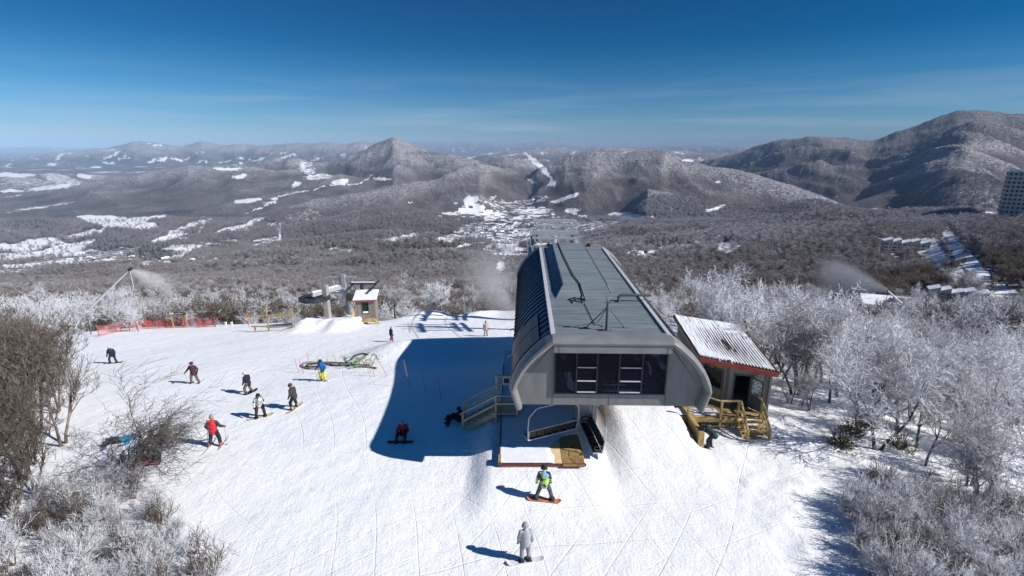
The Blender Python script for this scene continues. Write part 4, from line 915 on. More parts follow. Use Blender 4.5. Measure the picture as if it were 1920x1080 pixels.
for x in (-1.2, 1.2):
    for y in (-1.1, 1.1): b = MB(); b.box((x, y, .2), (.14, .14, 1.5)); b.build('post', M_TIMB, booth)
b = MB(); b.box((0, -1.5, .62), (2.5, .6, .1)); b.box((0, -1.82, .5), (2.6, .06, .3)); b.build('deck', M_TIMB, booth)
b = MB(); b.bar((1.25, -1.6, .6), (2.0, -2.0, -.2), .3, .08); b.build('ramp_board', M_TIMB, booth)
pn_ = MB(); pn_.add([(-1.5, -1.9, -.2), (-1.5, -1.9, 2.6), (-1.75, -3.4, 1.2), (-1.75, -3.4, -1.2), (-1.42, -1.9, -.2), (-1.42, -1.9, 2.6), (-1.67, -3.4, 1.2), (-1.67, -3.4, -1.2)], [(0, 1, 2, 3), (7, 6, 5, 4), (1, 5, 6, 2), (0, 4, 5, 1), (2, 6, 7, 3), (3, 7, 4, 0)])
pn_.build('side_panel', M_TIMB, booth)
# the booth's neighbour: old lift bullwheel station
wz = at(590, 559, 64)
old = empty('bullwheel_station', (wz.x, 64, wz.z), R(-4), 'old lift top station with a big black horizontal bullwheel on a concrete column', 'lift station')
b = MB(); N = 40
for rad, hh in ((2.0, .3), (1.83, .2), (1.66, .16)):
    vs = []; fs = []
    for k_ in range(N):
        a_ = 2*math.pi*k_/N
        for rr_, z_ in ((rad, -hh/2), (rad, hh/2), (rad-.18, hh/2), (rad-.18, -hh/2)): vs.append((math.cos(a_)*rr_, math.sin(a_)*rr_, z_))
    for k_ in range(N):
        q = (k_+1) % N
        for j in range(4): fs.append((k_*4+j, q*4+j, q*4+(j+1) % 4, k_*4+(j+1) % 4))
    b.add(vs, fs)
for k_ in range(6): a_ = math.pi*k_/3+.2; b.bar((.2*math.cos(a_), .2*math.sin(a_), 0), (1.85*math.cos(a_), 1.85*math.sin(a_), 0), .4, .12)
for k_ in range(6):
    a_ = math.pi*k_/3+.2+math.pi/6; b.box((1.3*math.cos(a_), 1.3*math.sin(a_), 0), (.5, .5, .05), rz=a_); b.box((.6*math.cos(a_), .6*math.sin(a_), 0), (.7, .7, .05), rz=a_)
b.tube([(0, 0, -.2), (0, 0, .25)], .35, 14); b.build('bullwheel', M_DARKS, old)
b = MB(); b.box((.9, 1.6, .55), (.55, 4.6, .5), rz=R(-28)); b.build('frame_beam', M_GALV, old)
MB().box((.85, 1.5, .86), (.5, 4.2, .14), rz=R(-28), bev=.04).build('beam_snow', M_SNOWP, old)
b = MB(); b.box((1.05, 1.1, -1.1), (.62, .8, 5.2), bev=.03); b.build('column', M_CONC, old)
b = MB()
tpz = float(at(610, 519, 70).z) - wz.z
b.box((1.4, 6, tpz), (4.0, .22, .2))
for x in (-.1, .9, 1.7, 2.9): b.bar((x, 6, tpz), (x+(.5 if x < 1 else -.3), 6, tpz-2.4), .12)
for x in (.3, 2.5): b.bar((x, 6, tpz-2.2), (x, 3, .6), .12)
b.box((1.4, 6, tpz-2.3), (3.6, .3, .2)); b.box((1.6, 6, -.8), (.5, .5, 5)); b.build('lift_frame', M_GALV, old)
MB().box((1.9, 6, tpz-2.1), (3.0, .5, .12), bev=.04).build('frame_snow', M_SNOWP, old)
b = MB(); b.box((2.6, 6.2, -1.4), (1.5, .1, 1.6)); b.bar((2.2, 6, -1.0), (3.6, 6, -.2), .12); b.build('timber_shelter', M_TIMB, old)
# second old tower right behind the booth
tq = at(678, 532, 69); zq = zg(tq.x, 70)
ot = empty('old_lift_tower', (tq.x, 69, zq), 0, 'slim dark lift tower with a snow topped crossarm behind the small booth', 'lift tower')
MB().tube([(0, 0, -.5), (0, 0, tq.z-zq)], .26, 10).build('pole', M_DARKS, ot)
b = MB(); b.box((.2, 0, tq.z-zq+.05), (3.6, .3, .25)); b.build('crossarm', M_DARKS, ot)
MB().box((.2, 0, tq.z-zq+.22), (3.3, .32, .1), bev=.03).build('arm_snow', M_SNOWP, ot)
for s in (-1, 1): b = MB(); b.bar((.2+s*1.6, -2.2, tq.z-zq-.35), (.2+s*1.6, 2.2, tq.z-zq-.2), .14, .22); b.build('sheave_beam', M_DARKS, ot)
# old chairs hanging beyond
M_SEATG = nmat('grey chair slats', (.16, .17, .19), .5)
def old_chair(px, py, Y, lab):
    p = at(px, py, Y); t = empty('old_chair', p, R(8), lab, 'chairlift chair', 'old chairs on the small lift')
    b = MB(); b.box((0, 0, 0), (1.6, .45, .06)); b.build('seat', M_SEATG, t); b = MB(); b.box((0, .26, .3), (1.6, .05, .4), rx=R(-10)); b.build('backrest', M_SEATG, t)
    b = MB(); b.tube([(-.8, .2, 0), (-.85, .28, .8), (0, .3, 1.5), (0, .2, 2.6)], .03, 6); b.tube([(.8, .2, 0), (.85, .28, .8), (0, .3, 1.5)], .03, 6); b.build('hanger', M_DARKS, t)
old_chair(622, 567, 72, 'grey double chair hanging just right of the bullwheel column'); old_chair(647, 571, 76, 'grey double chair hanging left of the booth beyond the old station')
# timber safety frame left of the old lift
q0 = hit(497, 622); q1 = hit(547, 622)
tf = empty('timber_frame', (q0.x, q0.y, q0.z), 0, 'open yellow timber rail frame left of the old bullwheel', 'railing')
for (x, nm_, z1) in ((.5, 'post', 3.3), (3.6, 'post', 3.0), (-1.2, 'post', .8)): b = MB(); b.box((x, 0, z1/2-.3), (.15, .15, z1+.6), bev=.02); b.build('post', M_TIMB, tf)
for (z, x0, x1) in ((2.15, -1.6, 2.8), (2.35, 1.6, 3.9), (.75, -1.6, 3.9)): b = MB(); b.box(((x0+x1)/2, -.14, z), (x1-x0, .07, .17)); b.build('rail', M_TIMB, tf)
# long snow ramp's dark edge board by the old lift
# ------------------------------------------------------------------ red netting, trail sign
def net_mat(name, col, dens):
    m = bpy.data.materials.new(name); m.use_nodes = True; k = NT(m); n = m.node_tree; b = n.nodes['Principled BSDF']; o = n.nodes['Material Output']
    b.inputs['Base Color'].default_value = (*col, 1); b.inputs['Roughness'].default_value = .6
    tc = k.n('TexCoord'); nz = k.n('TexNoise', i_Scale=1.2, i_Detail=4.0); k.l(tc.outputs['Object'], nz.inputs['Vector'])
    t = k.n('BsdfTransparent'); mx = k.n('MixShader'); k.l(k.ramp(nz.outputs['Fac'], [(.35, dens-.15), (.65, dens+.2)]), mx.inputs[0])
    k.l(t.outputs[0], mx.inputs[1]); k.l(b.outputs[0], mx.inputs[2]); k.l(mx.outputs[0], o.inputs[0]); return m
def netting(pts, h, mt, lab):
    P = [hit(px, py) for px, py in pts]; t = empty('safety_netting', P[0], 0, lab, 'safety netting'); O = P[0]
    vs = []; fs = []; n = 0
    for (a, b_) in zip(P[:-1], P[1:]):
        for i in range(9):
            p = a.lerp(b_, i/8); top = h*(1-.10*math.sin(math.pi*i/8)); off = .12*math.sin(i*1.3)
            for j in range(4): vs.append((p.x-O.x+off*(j/3)*.4, p.y-O.y+off*j/3, zg(p.x, p.y)-O.z+top*j/3+.03))
        for i in range(8):
            for j in range(3): q = n+i*4+j; fs.append((q, q+4, q+5, q+1))
        n += 36
    MB().add(vs, fs).build('net', mt, t)
    for p in P: b = MB(); z = zg(p.x, p.y)-O.z; b.tube([(p.x-O.x, p.y-O.y-.05, z-.3), (p.x-O.x, p.y-O.y-.05, z+h+.15)], .045, 6); b.build('pole', M_REDP, t)
M_REDP = nmat('red pole paint', (.55, .10, .06), .5)
M_ORG = nmat('orange plastic', (.75, .16, .03), .5)
netting([(187, 631), (228, 622), (277, 616)], 1.35, net_mat('pale red netting', (.58, .22, .22), .36), 'pale sagging red safety netting below the frosted bush, left half')
netting([(278, 617), (312, 615), (345, 614), (375, 614), (405, 613)], 1.25, net_mat('red netting', (.36, .06, .07), .58), 'deep red safety netting in front of the trail sign, right half')
ps = hit(333, 616); sgn = empty('trail_sign', (ps.x, ps.y+.6, ps.z), 0, 'dark trail sign board on two yellow posts behind the red netting', 'sign')
for x in (-.95, .95): b = MB(); b.box((x, 0, .9), (.14, .14, 2.6)); b.build('post', M_TIMB, sgn)
MB().box((0, -.09, 1.95), (2.2, .06, .30)).build('board', nmat('dark green sign paint', (.03, .06, .04), .5), sgn)
MB().box((-.78, -.13, 1.95), (.55, .02, .24)).build('pale_panel', M_WHT, sgn); MB().box((.2, -.13, 1.95), (1.0, .02, .05)).build('lettering_strip', M_WHT, sgn)
for (px_, lab) in ((424, 'left'), (435, 'right')):
    p = hit(px_, 611); b = MB(); b.box((0, 0, .2), (.22, .22, .6), bev=.03); b.box((0, 0, .53), (.26, .26, .08), bev=.02); o = b.build('marker_post', M_WHT); o.location = p; tag(o, 'stubby white marker post at the slope edge, %s one of two' % lab, 'marker post')
p = hit(467, 614); b = MB(); b.tube([(0, 0, -.2), (0, 0, 1.5)], .04, 6); b.mat(0).add([(-.22, -.03, 1.5), (.22, -.03, 1.5), (.22, -.03, 1.9), (-.22, -.03, 1.9), (-.22, .03, 1.5), (.22, .03, 1.5), (.22, .03, 1.9), (-.22, .03, 1.9)], [(0, 1, 2, 3), (7, 6, 5, 4), (0, 4, 5, 1), (1, 5, 6, 2), (2, 6, 7, 3), (3, 7, 4, 0)])
o = b.build('marker_flag', M_ORG); o.location = p; tag(o, 'orange disc marker on a thin pole left of the timber frame', 'marker')
# ------------------------------------------------------------------ leaning snow gun lances
def lance(x0, y0, x1, y1, Y, r, lab, hose=True):
    a, b_ = at(x0, y0, Y), at(x1, y1, Y); t = empty('snow_gun', a, 0, lab, 'snow gun'); v = b_-a
    MB().tube([(-v.x*.1, 0, -v.z*.1-.4), (0, 0, 0), tuple(v)], [r*1.3, r*1.3, r*.8], 8).build('lance', M_WHT, t)
    b = MB(); b.box(tuple(v*1.01), (.5, .3, .3), ry=-.6); b.build('nozzle', M_DARKS, t)
    if hose: b = MB(); b.tube([tuple(v), tuple(v+Vector((-.1, .2, -2.2))), tuple(v+Vector((-1.0, .2, -4.2))), tuple(v+Vector((-2.0, .2, -5.8)))], .06, 6); b.build('hose', M_EDGE, t)
    return b_
g1 = lance(150, 597, 243, 506, 62, .10, 'long white snow gun lance leaning over the trees at the left')
g2 = lance(1700, 578, 1664, 545, 165, .34, 'thin snow gun lance beside the white roofed lodge, blowing a plume', False)
g3 = lance(1744, 582, 1733, 569, 180, .3, 'short pale snow gun lance in the frosted wood right of the lodge', False)
# ------------------------------------------------------------------ pile of green hoses and bamboo poles
M_HOSE = nmat('faded green hose', (.13, .20, .13), .6, (.24, .28, .2), 3)
M_HOSE2 = nmat('dark hose', (.04, .05, .04), .6)
def gp(px_, py_, dz=0): p = hit(px_, py_); p.z += dz; return p
def hose(pts, r, mt, lab, dz=.1):
    P = [gp(a, b_, dz+.05*math.sin(i*2.1)) for i, (a, b_) in enumerate(pts)]; O = P[0].copy()
    # smooth the path
    S = []
    for i in range(len(P)-1):
        p0, p1, p2, p3 = P[max(i-1, 0)], P[i], P[i+1], P[min(i+2, len(P)-1)]
        for k_ in range(6):
            u = k_/6; S.append(.5*((2*p1)+(p2-p0)*u+(2*p0-5*p1+4*p2-p3)*u*u+(-p0+3*p1-3*p2+p3)*u**3)-O)
    S.append(P[-1]-O); o = MB().tube(S, r, 7).build('hose', mt); o.location = O
    tag(o, lab, 'hose', 'hoses heaped on the snow behind the blue skier')
hose([(612, 693), (590, 693), (572, 691), (567, 687), (573, 683), (592, 681), (620, 682), (650, 684), (672, 680), (686, 671)], .085, M_HOSE, 'pale green hose laid in a long loop behind the blue skier', .12)
hose([(607, 688), (586, 690), (574, 688), (580, 685), (602, 684), (635, 687), (668, 686), (692, 688)], .07, M_HOSE2, 'dark hose coiled inside the green loop', .1)
hose([(660, 688), (676, 680), (688, 670), (694, 667)], .08, M_HOSE, 'thick green hose rising to the right end of the heap', .35)
hose([(655, 692), (672, 689), (694, 690), (706, 692)], .09, M_HOSE, 'thin green hose trailing into the terminal shadow', .1)
hose([(658, 685), (666, 678), (680, 672), (690, 675)], .08, M_HOSE2, 'dark hose crossing the top of the heap', .5)
hp = MB(); rr_ = random.Random(3)
hp_o = gp(676, 686)
for i in range(26):
    a_ = (rr_.uniform(-1.6, 1.6), rr_.uniform(-.7, .7), rr_.uniform(.05, .6)); c_ = (a_[0]+rr_.uniform(-.7, .7), a_[1]+rr_.uniform(-.4, .4), rr_.uniform(.0, .9)); hp.tube([a_, ((a_[0]+c_[0])/2, (a_[1]+c_[1])/2, max(a_[2], c_[2])+.15), c_], rr_.uniform(.02, .045), 5)
o = hp.build('pipe_fittings', [M_HOSE]); o.location = hp_o; tag(o, 'tangle of small pipes and fittings at the right end of the hose heap', 'pipes', None, 'stuff')
M_BAM = nmat('red bamboo pole', (.62, .12, .10), .6, (.5, .2, .16), 5)
POLES = [(560, 698, 552, 672), (570, 700, 560, 673), (583, 694, 575, 661), (598, 700, 595, 671), (634, 687, 626, 666), (653, 683, 646, 668), (671, 680, 669, 667), (696, 700, 683, 672), (703, 706, 694, 674), (726, 706, 711, 677), (768, 727, 757, 676), (798, 738, 790, 697), (828, 750, 819, 705), (599, 712, 597, 692), (617, 690, 613, 672)]
BL = ['far left slim red pole of the row by the hose loop', 'second slim red pole by the hose loop', 'tall slim red pole above the hose loop', 'slim red pole just left of the blue skier', 'slim red pole standing right of the blue skier head', 'short slim pole above the middle of the hoses', 'short slim pole near the right end of the hoses', 'red pole leaning at the corner of the terminal shadow', 'bold red pole on the edge of the terminal shadow', 'leaning red pole just inside the terminal shadow', 'tallest bold red pole standing in the terminal shadow', 'dim pole deep in the terminal shadow', 'dim pole nearest the stairs in the terminal shadow', 'thin pole in front of the blue skier legs', 'thin pole touching the blue skier shoulder']
for (x0, y0, x1, y1), lb in zip(POLES, BL):
    a = gp(x0, y0); tpz_ = at(x1, y1, a.y); v = tpz_-a; b = MB(); n = 7
    for i in range(n): b.mat(i % 2); b.tube([tuple(v*(i/n)), tuple(v*((i+1)/n))], .021, 5)
    o = b.build('bamboo_pole', [M_BAM, nmat('faded pole', (.45, .22, .2), .6)] if lb.startswith('far left') else [M_BAM, M_BAM]); o.location = a
    tag(o, lb, 'marker pole', 'slim red marker poles round the hoses')
# ------------------------------------------------------------------ people
def fabric(name, c, c2=None, sc=6): return nmat(name, c, .75, c2 or tuple(v*.7 for v in c), sc, .1)
M_SKIN = nmat('skin', (.55, .34, .25), .5, (.48, .28, .2), 10)
M_BOOT = fabric('boot shell', (.05, .05, .055))
M_BOOTR = fabric('red boot shell', (.55, .10, .05))
M_GLOVE = fabric('black glove', (.02, .02, .022))
M_GOG = nmat('goggle lens', (.02, .02, .03), .1, (.05, .03, .02), 3, spec=.7)
M_BOARDB = nmat('board deck', (.03, .03, .035), .4)
M_ORB = nmat('orange board deck', (.70, .24, .12), .4, (.45, .12, .06), 6)
M_SKI = nmat('ski top sheet', (.12, .05, .05), .35, (.5, .5, .5), 2, lo=.55, hi=.6)
M_PALEB = nmat('pale board deck', (.55, .50, .40), .4, (.35, .25, .12), 5)
def V3(*a): return Vector(a)
def pose(kind):
    """joints in metres, x = right, y = front, z = up, feet on z = 0"""
    J = dict(hip=V3(0, 0, .95), chest=V3(0, .02, 1.32), neck=V3(0, .02, 1.50), head=V3(0, .04, 1.66),
             hl=V3(-.10, 0, .92), hr=V3(.10, 0, .92), kl=V3(-.13, .05, .50), kr=V3(.13, .05, .50), al=V3(-.15, -.02, .10), ar=V3(.15, -.02, .10),
             sl=V3(-.19, .01, 1.42), sr=V3(.19, .01, 1.42), el=V3(-.27, 0, 1.15), er=V3(.27, 0, 1.15), wl=V3(-.28, .08, .90), wr=V3(.28, .08, .90))
    def up(**k): J.update(k)
    if kind == 'ski': up(hip=V3(0, -.06, .90), hl=V3(-.1, -.06, .87), hr=V3(.1, -.06, .87), kl=V3(-.17, .10, .50), kr=V3(.17, .10, .50), al=V3(-.20, 0, .10), ar=V3(.20, 0, .10), chest=V3(0, .06, 1.26), neck=V3(0, .10, 1.43), head=V3(0, .15, 1.58), sl=V3(-.2, .07, 1.36), sr=V3(.2, .07, 1.36), el=V3(-.32, .02, 1.12), er=V3(.32, .02, 1.12), wl=V3(-.36, .22, 1.0), wr=V3(.36, .22, 1.0))
    if kind == 'wide': up(hl=V3(-.11, 0, .90), hr=V3(.11, 0, .90), kl=V3(-.22, .06, .50), kr=V3(.2, .06, .50), al=V3(-.30, 0, .10), ar=V3(.26, 0, .10), el=V3(-.33, -.02, 1.18), er=V3(.36, .02, 1.18), wl=V3(-.34, .12, .98), wr=V3(.44, .18, 1.05))
    if kind == 'board': up(hip=V3(0, -.05, .88), hl=V3(-.12, -.05, .86), hr=V3(.12, -.05, .86), kl=V3(-.22, .12, .50), kr=V3(.22, .12, .50), al=V3(-.25, 0, .10), ar=V3(.25, 0, .10), chest=V3(0, .05, 1.24), neck=V3(0, .09, 1.41), head=V3(0, .13, 1.56), sl=V3(-.19, .05, 1.34), sr=V3(.19, .05, 1.34), el=V3(-.28, .02, 1.08), er=V3(.28, .06, 1.08), wl=V3(-.27, .14, .86), wr=V3(.30, .18, .88))
    if kind == 'stride': up(hip=V3(0, 0, .90), hl=V3(-.1, 0, .88), hr=V3(.1, 0, .88), kl=V3(-.22, .08, .50), kr=V3(.25, .06, .50), al=V3(-.36, 0, .10), ar=V3(.36, 0, .10), chest=V3(.0, .02, 1.28), neck=V3(-.02, .04, 1.44), head=V3(-.03, .07, 1.59), sl=V3(-.2, .02, 1.37), sr=V3(.18, .02, 1.37), el=V3(-.30, -.04, 1.12), er=V3(.27, 0, 1.10), wl=V3(-.34, .05, .88), wr=V3(.26, .12, .88))
    if kind == 'bend': up(hip=V3(0, -.22, .88), hl=V3(-.1, -.22, .86), hr=V3(.1, -.22, .86), kl=V3(-.14, .0, .48), kr=V3(.14, .0, .48), al=V3(-.15, -.06, .10), ar=V3(.15, -.06, .10), chest=V3(0, .20, 1.06), neck=V3(0, .38, 1.10), head=V3(0, .52, 1.10), sl=V3(-.19, .28, 1.10), sr=V3(.19, .28, 1.10), el=V3(-.26, .38, .84), er=V3(.26, .38, .84), wl=V3(-.18, .50, .60), wr=V3(.20, .50, .60))
    if kind == 'sit': up(hip=V3(0, -.30, .14), hl=V3(-.11, -.28, .15), hr=V3(.11, -.28, .15), kl=V3(-.22, .10, .40), kr=V3(.22, .10, .40), al=V3(-.24, .42, .12), ar=V3(.24, .42, .12), chest=V3(0, -.36, .50), neck=V3(0, -.32, .68), head=V3(0, -.26, .83), sl=V3(-.2, -.36, .62), sr=V3(.2, -.36, .62), el=V3(-.32, -.22, .40), er=V3(.32, -.22, .40), wl=V3(-.20, .06, .36), wr=V3(.20, .06, .36))
    if kind == 'lie': up(hip=V3(0, -.2, .18), hl=V3(-.1, -.16, .16), hr=V3(.1, -.16, .16), kl=V3(-.18, .22, .26), kr=V3(.18, .22, .26), al=V3(-.2, .58, .12), ar=V3(.2, .58, .12), chest=V3(0, -.56, .20), neck=V3(0, -.74, .24), head=V3(0, -.90, .26), sl=V3(-.2, -.66, .2), sr=V3(.2, -.66, .2), el=V3(-.42, -.58, .12), er=V3(.42, -.58, .12), wl=V3(-.52, -.34, .10), wr=V3(.50, -.36, .10))
    return J
def person(p, rz, kind, label, jacket, trousers, head='helmet', hcol=None, boots=None, gear=None, gearmat=None, gearlab=None, poles=False, s=1.0, group=None, tilt=0.0):
    J = pose(kind); t = empty('person', p, rz, label, 'person', group); t.scale = (s, s, s)
    fwd = V3(0, 1, 0) if kind != 'lie' else V3(0, 0, 1); upv = V3(0, 0, 1) if kind != 'lie' else V3(0, -1, 0)
    if kind == 'bend': fwd = V3(0, .5, -.86); upv = V3(0, .86, .5)
    hd = J['head']; b = MB()
    b.capsule(hd-upv*.035, hd+upv*.045, .088, .098, 14); b.capsule(hd-upv*.07+fwd*.035, hd-upv*.06+fwd*.05, .055, .045, 10)   # skull, jaw
    b.capsule(hd+fwd*.095+upv*.01, hd+fwd*.118-upv*.02, .012, .018, 8)                                                        # nose
    side = fwd.cross(upv)
    for q in (-1, 1): b.capsule(hd+side*q*.098-upv*.02, hd+side*q*.10+upv*.02, .016, .02, 8)
    b.capsule(J['neck']-upv*.06, hd-upv*.06, .058, .052, 12)
    b.capsule(J['hip'], J['chest'], .13, .15, 14, 1.15); b.capsule(J['chest'], J['neck']-upv*.04, .15, .09, 14, 1.15)
    for a_ in 'lr':
        b.capsule(J['h'+a_], J['k'+a_], .088, .060, 12); b.capsule(J['k'+a_], J['a'+a_], .060, .042, 12)
        b.capsule(J['s'+a_], J['e'+a_], .056, .044, 10); b.capsule(J['e'+a_], J['w'+a_], .044, .030, 10)
        b.capsule(J['chest']+upv*.06, J['s'+a_], .09, .06, 10); d = (J['w'+a_]-J['e'+a_]).normalized(); b.capsule(J['w'+a_], J['w'+a_]+d*.08, .034, .036, 10)
    def remesh(o, vx): md = o.modifiers.new('blend', 'REMESH'); md.mode = 'VOXEL'; md.voxel_size = vx; md.use_smooth_shade = True; return o
    remesh(b.build('body', M_SKIN, t), .016)
    j = MB(); r = 1.0
    j.capsule(J['hip']-upv*.02, J['chest'], .175, .20, 14, 1.12); j.capsule(J['chest'], J['neck']-upv*.07, .20, .12, 14, 1.15); j.capsule(J['neck']-upv*.07, J['neck']+upv*.02, .095, .08, 12)
    j.capsule(J['hip']-upv*.10 if kind not in ('sit', 'lie') else J['hip'], J['hip'], .165, .175, 14, 1.15)
    for a_ in 'lr':
        j.capsule(J['chest']+upv*.05, J['s'+a_], .12, .09, 10); j.capsule(J['s'+a_], J['e'+a_], .092, .075, 10); j.capsule(J['e'+a_], J['w'+a_], .075, .056, 10)
    remesh(j.build('jacket', jacket, t), .024)
    j = MB()
    for a_ in 'lr':
        j.capsule(J['h'+a_], J['k'+a_], .125, .095, 12); j.capsule(J['k'+a_], J['a'+a_]+(J['k'+a_]-J['a'+a_])*.12, .095, .085, 12)
    j.capsule(J['hl'], J['hr'], .13, .13, 12); remesh(j.build('trousers', trousers, t), .024)
    for a_, sx in (('l', -1), ('r', 1)):
        a0 = J['a'+a_]; b = MB(); b.capsule(a0+V3(0, 0, .12), a0+V3(0, -.02, -.02), .075, .07, 10); b.capsule(a0+V3(0, -.05, -.04), a0+V3(sx*.02, .17, -.05), .055, .05, 10); b.build('boot', boots or M_BOOT, t)
        w = J['w'+a_]; d = (w-J['e'+a_]).normalized(); sd = d.cross(V3(0, 1, 0)).normalized() if abs(d.y) < .9 else V3(1, 0, 0); nn = sd.cross(d)
        b = MB(); b.capsule(w-d*.02, w+d*.07, .048, .046, 10, .8)
        for k_ in range(4): o_ = sd*(.033-.022*k_); f0 = w+d*.09+o_; f1 = f0+d*(.035+.01*(k_ in (1, 2)))+nn*.012; b.capsule(f0, f1, .015, .014, 6); b.capsule(f1, f1+d*.012+nn*.028, .014, .012, 6)
        b.capsule(w+d*.03+sd*.045, w+d*.075+sd*.07+nn*.02, .016, .014, 6); b.build('glove', M_GLOVE, t)
    b = MB(); hc = hd+upv*.035
    if head == 'helmet':
        n_ = 16; vs = []; fs = []
        rows = 7
        for i in range(rows):
            ph = i/(rows-1)*R(108)
            for k_ in range(n_):
                a_ = 2*math.pi*k_/n_; dirv = side*math.cos(a_)+fwd*math.sin(a_); low = 1.0-(.25 if math.sin(a_) > .5 and i == rows-1 else 0)
                vs.append(hc+upv*(.132*math.cos(ph*low))+dirv*(.135*math.sin(max(ph*low, .02))))
        for i in range(rows-1):
            for k_ in range(n_): q = (k_+1) % n_; fs.append((i*n_+k_, i*n_+q, (i+1)*n_+q, (i+1)*n_+k_))
        fs.append(tuple(range(n_))); b.add(vs, fs, True)
        b.capsule(hc+side*.12-upv*.05, hc+side*.11-upv*.10, .035, .025, 8); b.capsule(hc-side*.12-upv*.05, hc-side*.11-upv*.10, .035, .025, 8)
        h_ = b.build('helmet', hcol or M_GLOVE, t)
        g_ = MB(); pts = [hc-upv*.03+side*math.cos(a_)*.125+fwd*math.sin(a_)*.128 for a_ in [R(20)+i*R(140)/8 for i in range(9)]]; g_.tube(pts, .034, 8); g_.build('goggles', M_GOG, h_)
    else:
        b.capsule(hc, hc+upv*.05, .108, .10, 12); b.capsule(hc-upv*.02, hc-upv*.005, .112, .112, 14)
        if head == 'pompom': b.capsule(hc+upv*.16, hc+upv*.17, .04, .04, 8)
        b.build('hat', hcol or M_GLOVE, t)
        for q in (-1, 1): e_ = MB(); e_.capsule(hd+fwd*.086+side*q*.035+upv*.015, hd+fwd*.088+side*q*.035+upv*.016, .011, .011, 6); e_.build('eye', M_GLOVE, t)
    # gear lies under the boots and is a thing of its own
    M4 = Matrix.Translation(Vector(p)) @ Matrix.Rotation(rz, 4, 'Z') @ Matrix.Scale(s, 4)
    lowest = min(J['al'].z, J['ar'].z)-.10
    def place(o): o.matrix_world = M4; o.rotation_euler = (0, 0, rz); return o
    mid = (J['al']+J['ar'])/2
    if gear == 'board':
        b = MB(); L_, W_ = 1.52, .27; vs = []; n_ = 20
        out = []
        for i in range(n_+1):
            u = -L_/2+L_*i/n_; w = W_/2*(1-.13*math.cos(math.pi*u/L_*1.0)**2)
            e_ = max(0, (abs(u)-(L_/2-.14))/.14); w *= math.sqrt(max(0.02, 1-e_*e_)); up_ = .05*max(0, (abs(u)-.55)/.2)**2
            out.append((u, w, up_))
        for (u, w, z_) in out: vs += [mid+V3(u, w, .0-mid.z+.02+z_), mid+V3(u, -w, 0-mid.z+.02+z_), mid+V3(u, w, -mid.z+.045+z_), mid+V3(u, -w, -mid.z+.045+z_)]
        fs = []
        for i in range(n_): a_ = i*4; fs += [(a_, a_+4, a_+5, a_+1), (a_+2, a_+3, a_+7, a_+6), (a_, a_+2, a_+6, a_+4), (a_+1, a_+5, a_+7, a_+3)]
        fs += [(0, 1, 3, 2), (n_*4, n_*4+2, n_*4+3, n_*4+1)]
        b.add(vs, fs); o = b.build('snowboard', gearmat or M_BOARDB); place(o); tag(o, gearlab, 'snowboard')
        for a_ in 'lr': q = MB(); f = J['a'+a_]; q.box((f.x, f.y+.05, .075), (.20, .30, .03)); q.tube([(f.x-.1, f.y+.08, .08), (f.x-.06, f.y+.08, .17), (f.x+.06, f.y+.08, .17), (f.x+.1, f.y+.08, .08)], .02, 6); q.build('binding', M_GLOVE, o)
    if gear == 'ski':
        for i_, a_ in enumerate('lr'):
            f = J['a'+a_]; b = MB(); n_ = 14; vs = []; fs = []
            for i in range(n_+1):
                u = -.80+1.65*i/n_; w = .045*(1+.25*abs(u)); z_ = .012+.10*max(0, (u-.70)/.15)**2
                if i == n_: w *= .4
                vs += [V3(f.x-w, f.y+u, z_), V3(f.x+w, f.y+u, z_), V3(f.x-w, f.y+u, z_+.02), V3(f.x+w, f.y+u, z_+.02)]
            for i in range(n_): k0 = i*4; fs += [(k0, k0+1, k0+5, k0+4), (k0+2, k0+6, k0+7, k0+3), (k0, k0+4, k0+6, k0+2), (k0+1, k0+3, k0+7, k0+5)]
            fs += [(0, 2, 3, 1), (n_*4, n_*4+1, n_*4+3, n_*4+2)]
            b.add(vs, fs); b.box((f.x, f.y+.02, .045), (.07, .34, .03)); o = b.build('ski', gearmat or M_SKI); place(o); tag(o, gearlab.replace('#', 'left' if a_ == 'l' else 'right'), 'ski')
    if poles:
        for a_, nm_ in (('l', 'left'), ('r', 'right')):
            if poles == 'r' and a_ == 'l': continue
            w = J['w'+a_]; d = (w-J['e'+a_]).normalized(); top = w+d*.06+V3(0, 0, .06); end = V3(w.x+(.10 if a_ == 'r' else -.10), w.y-.10, .0)
            b = MB(); b.tube([top, end], .012, 6); b.tube([end+(top-end)*.07, end+(top-end)*.09], .05, 8); b.tube([top, top+(top-end).normalized()*.05], .02, 6)
            o = b.build('ski_pole', M_GALV); place(o); tag(o, gearlab.split(' of ')[0].replace('#', nm_).replace(' ski', ' ski pole')+' of '+gearlab.split(' of ', 1)[1], 'ski pole')
    return t
BLK = fabric('black jacket', (.018, .018, .024)); CHAR = fabric('charcoal cloth', (.045, .045, .055)); DKR = fabric('dark maroon cloth', (.09, .03, .05)); GRYT = fabric('grey brown trousers', (.16, .12, .12))
def redmat():
    m = bpy.data.materials.new('red and black jacket'); m.use_nodes = True; k = NT(m); b = m.node_tree.nodes['Principled BSDF']; tc = k.n('TexCoord'); sp = k.n('SeparateXYZ'); k.l(tc.outputs['Object'], sp.inputs[0])
    ax = k.math('ABSOLUTE', sp.outputs[0]); f = k.math('MULTIPLY', k.math('GREATER_THAN', ax, .20), k.math('GREATER_THAN', sp.outputs[2], 1.08)); k.l(k.mix(f, (.62, .012, .03), (.02, .02, .025)), b.inputs['Base Color']); b.inputs['Roughness'].default_value = .7; return m
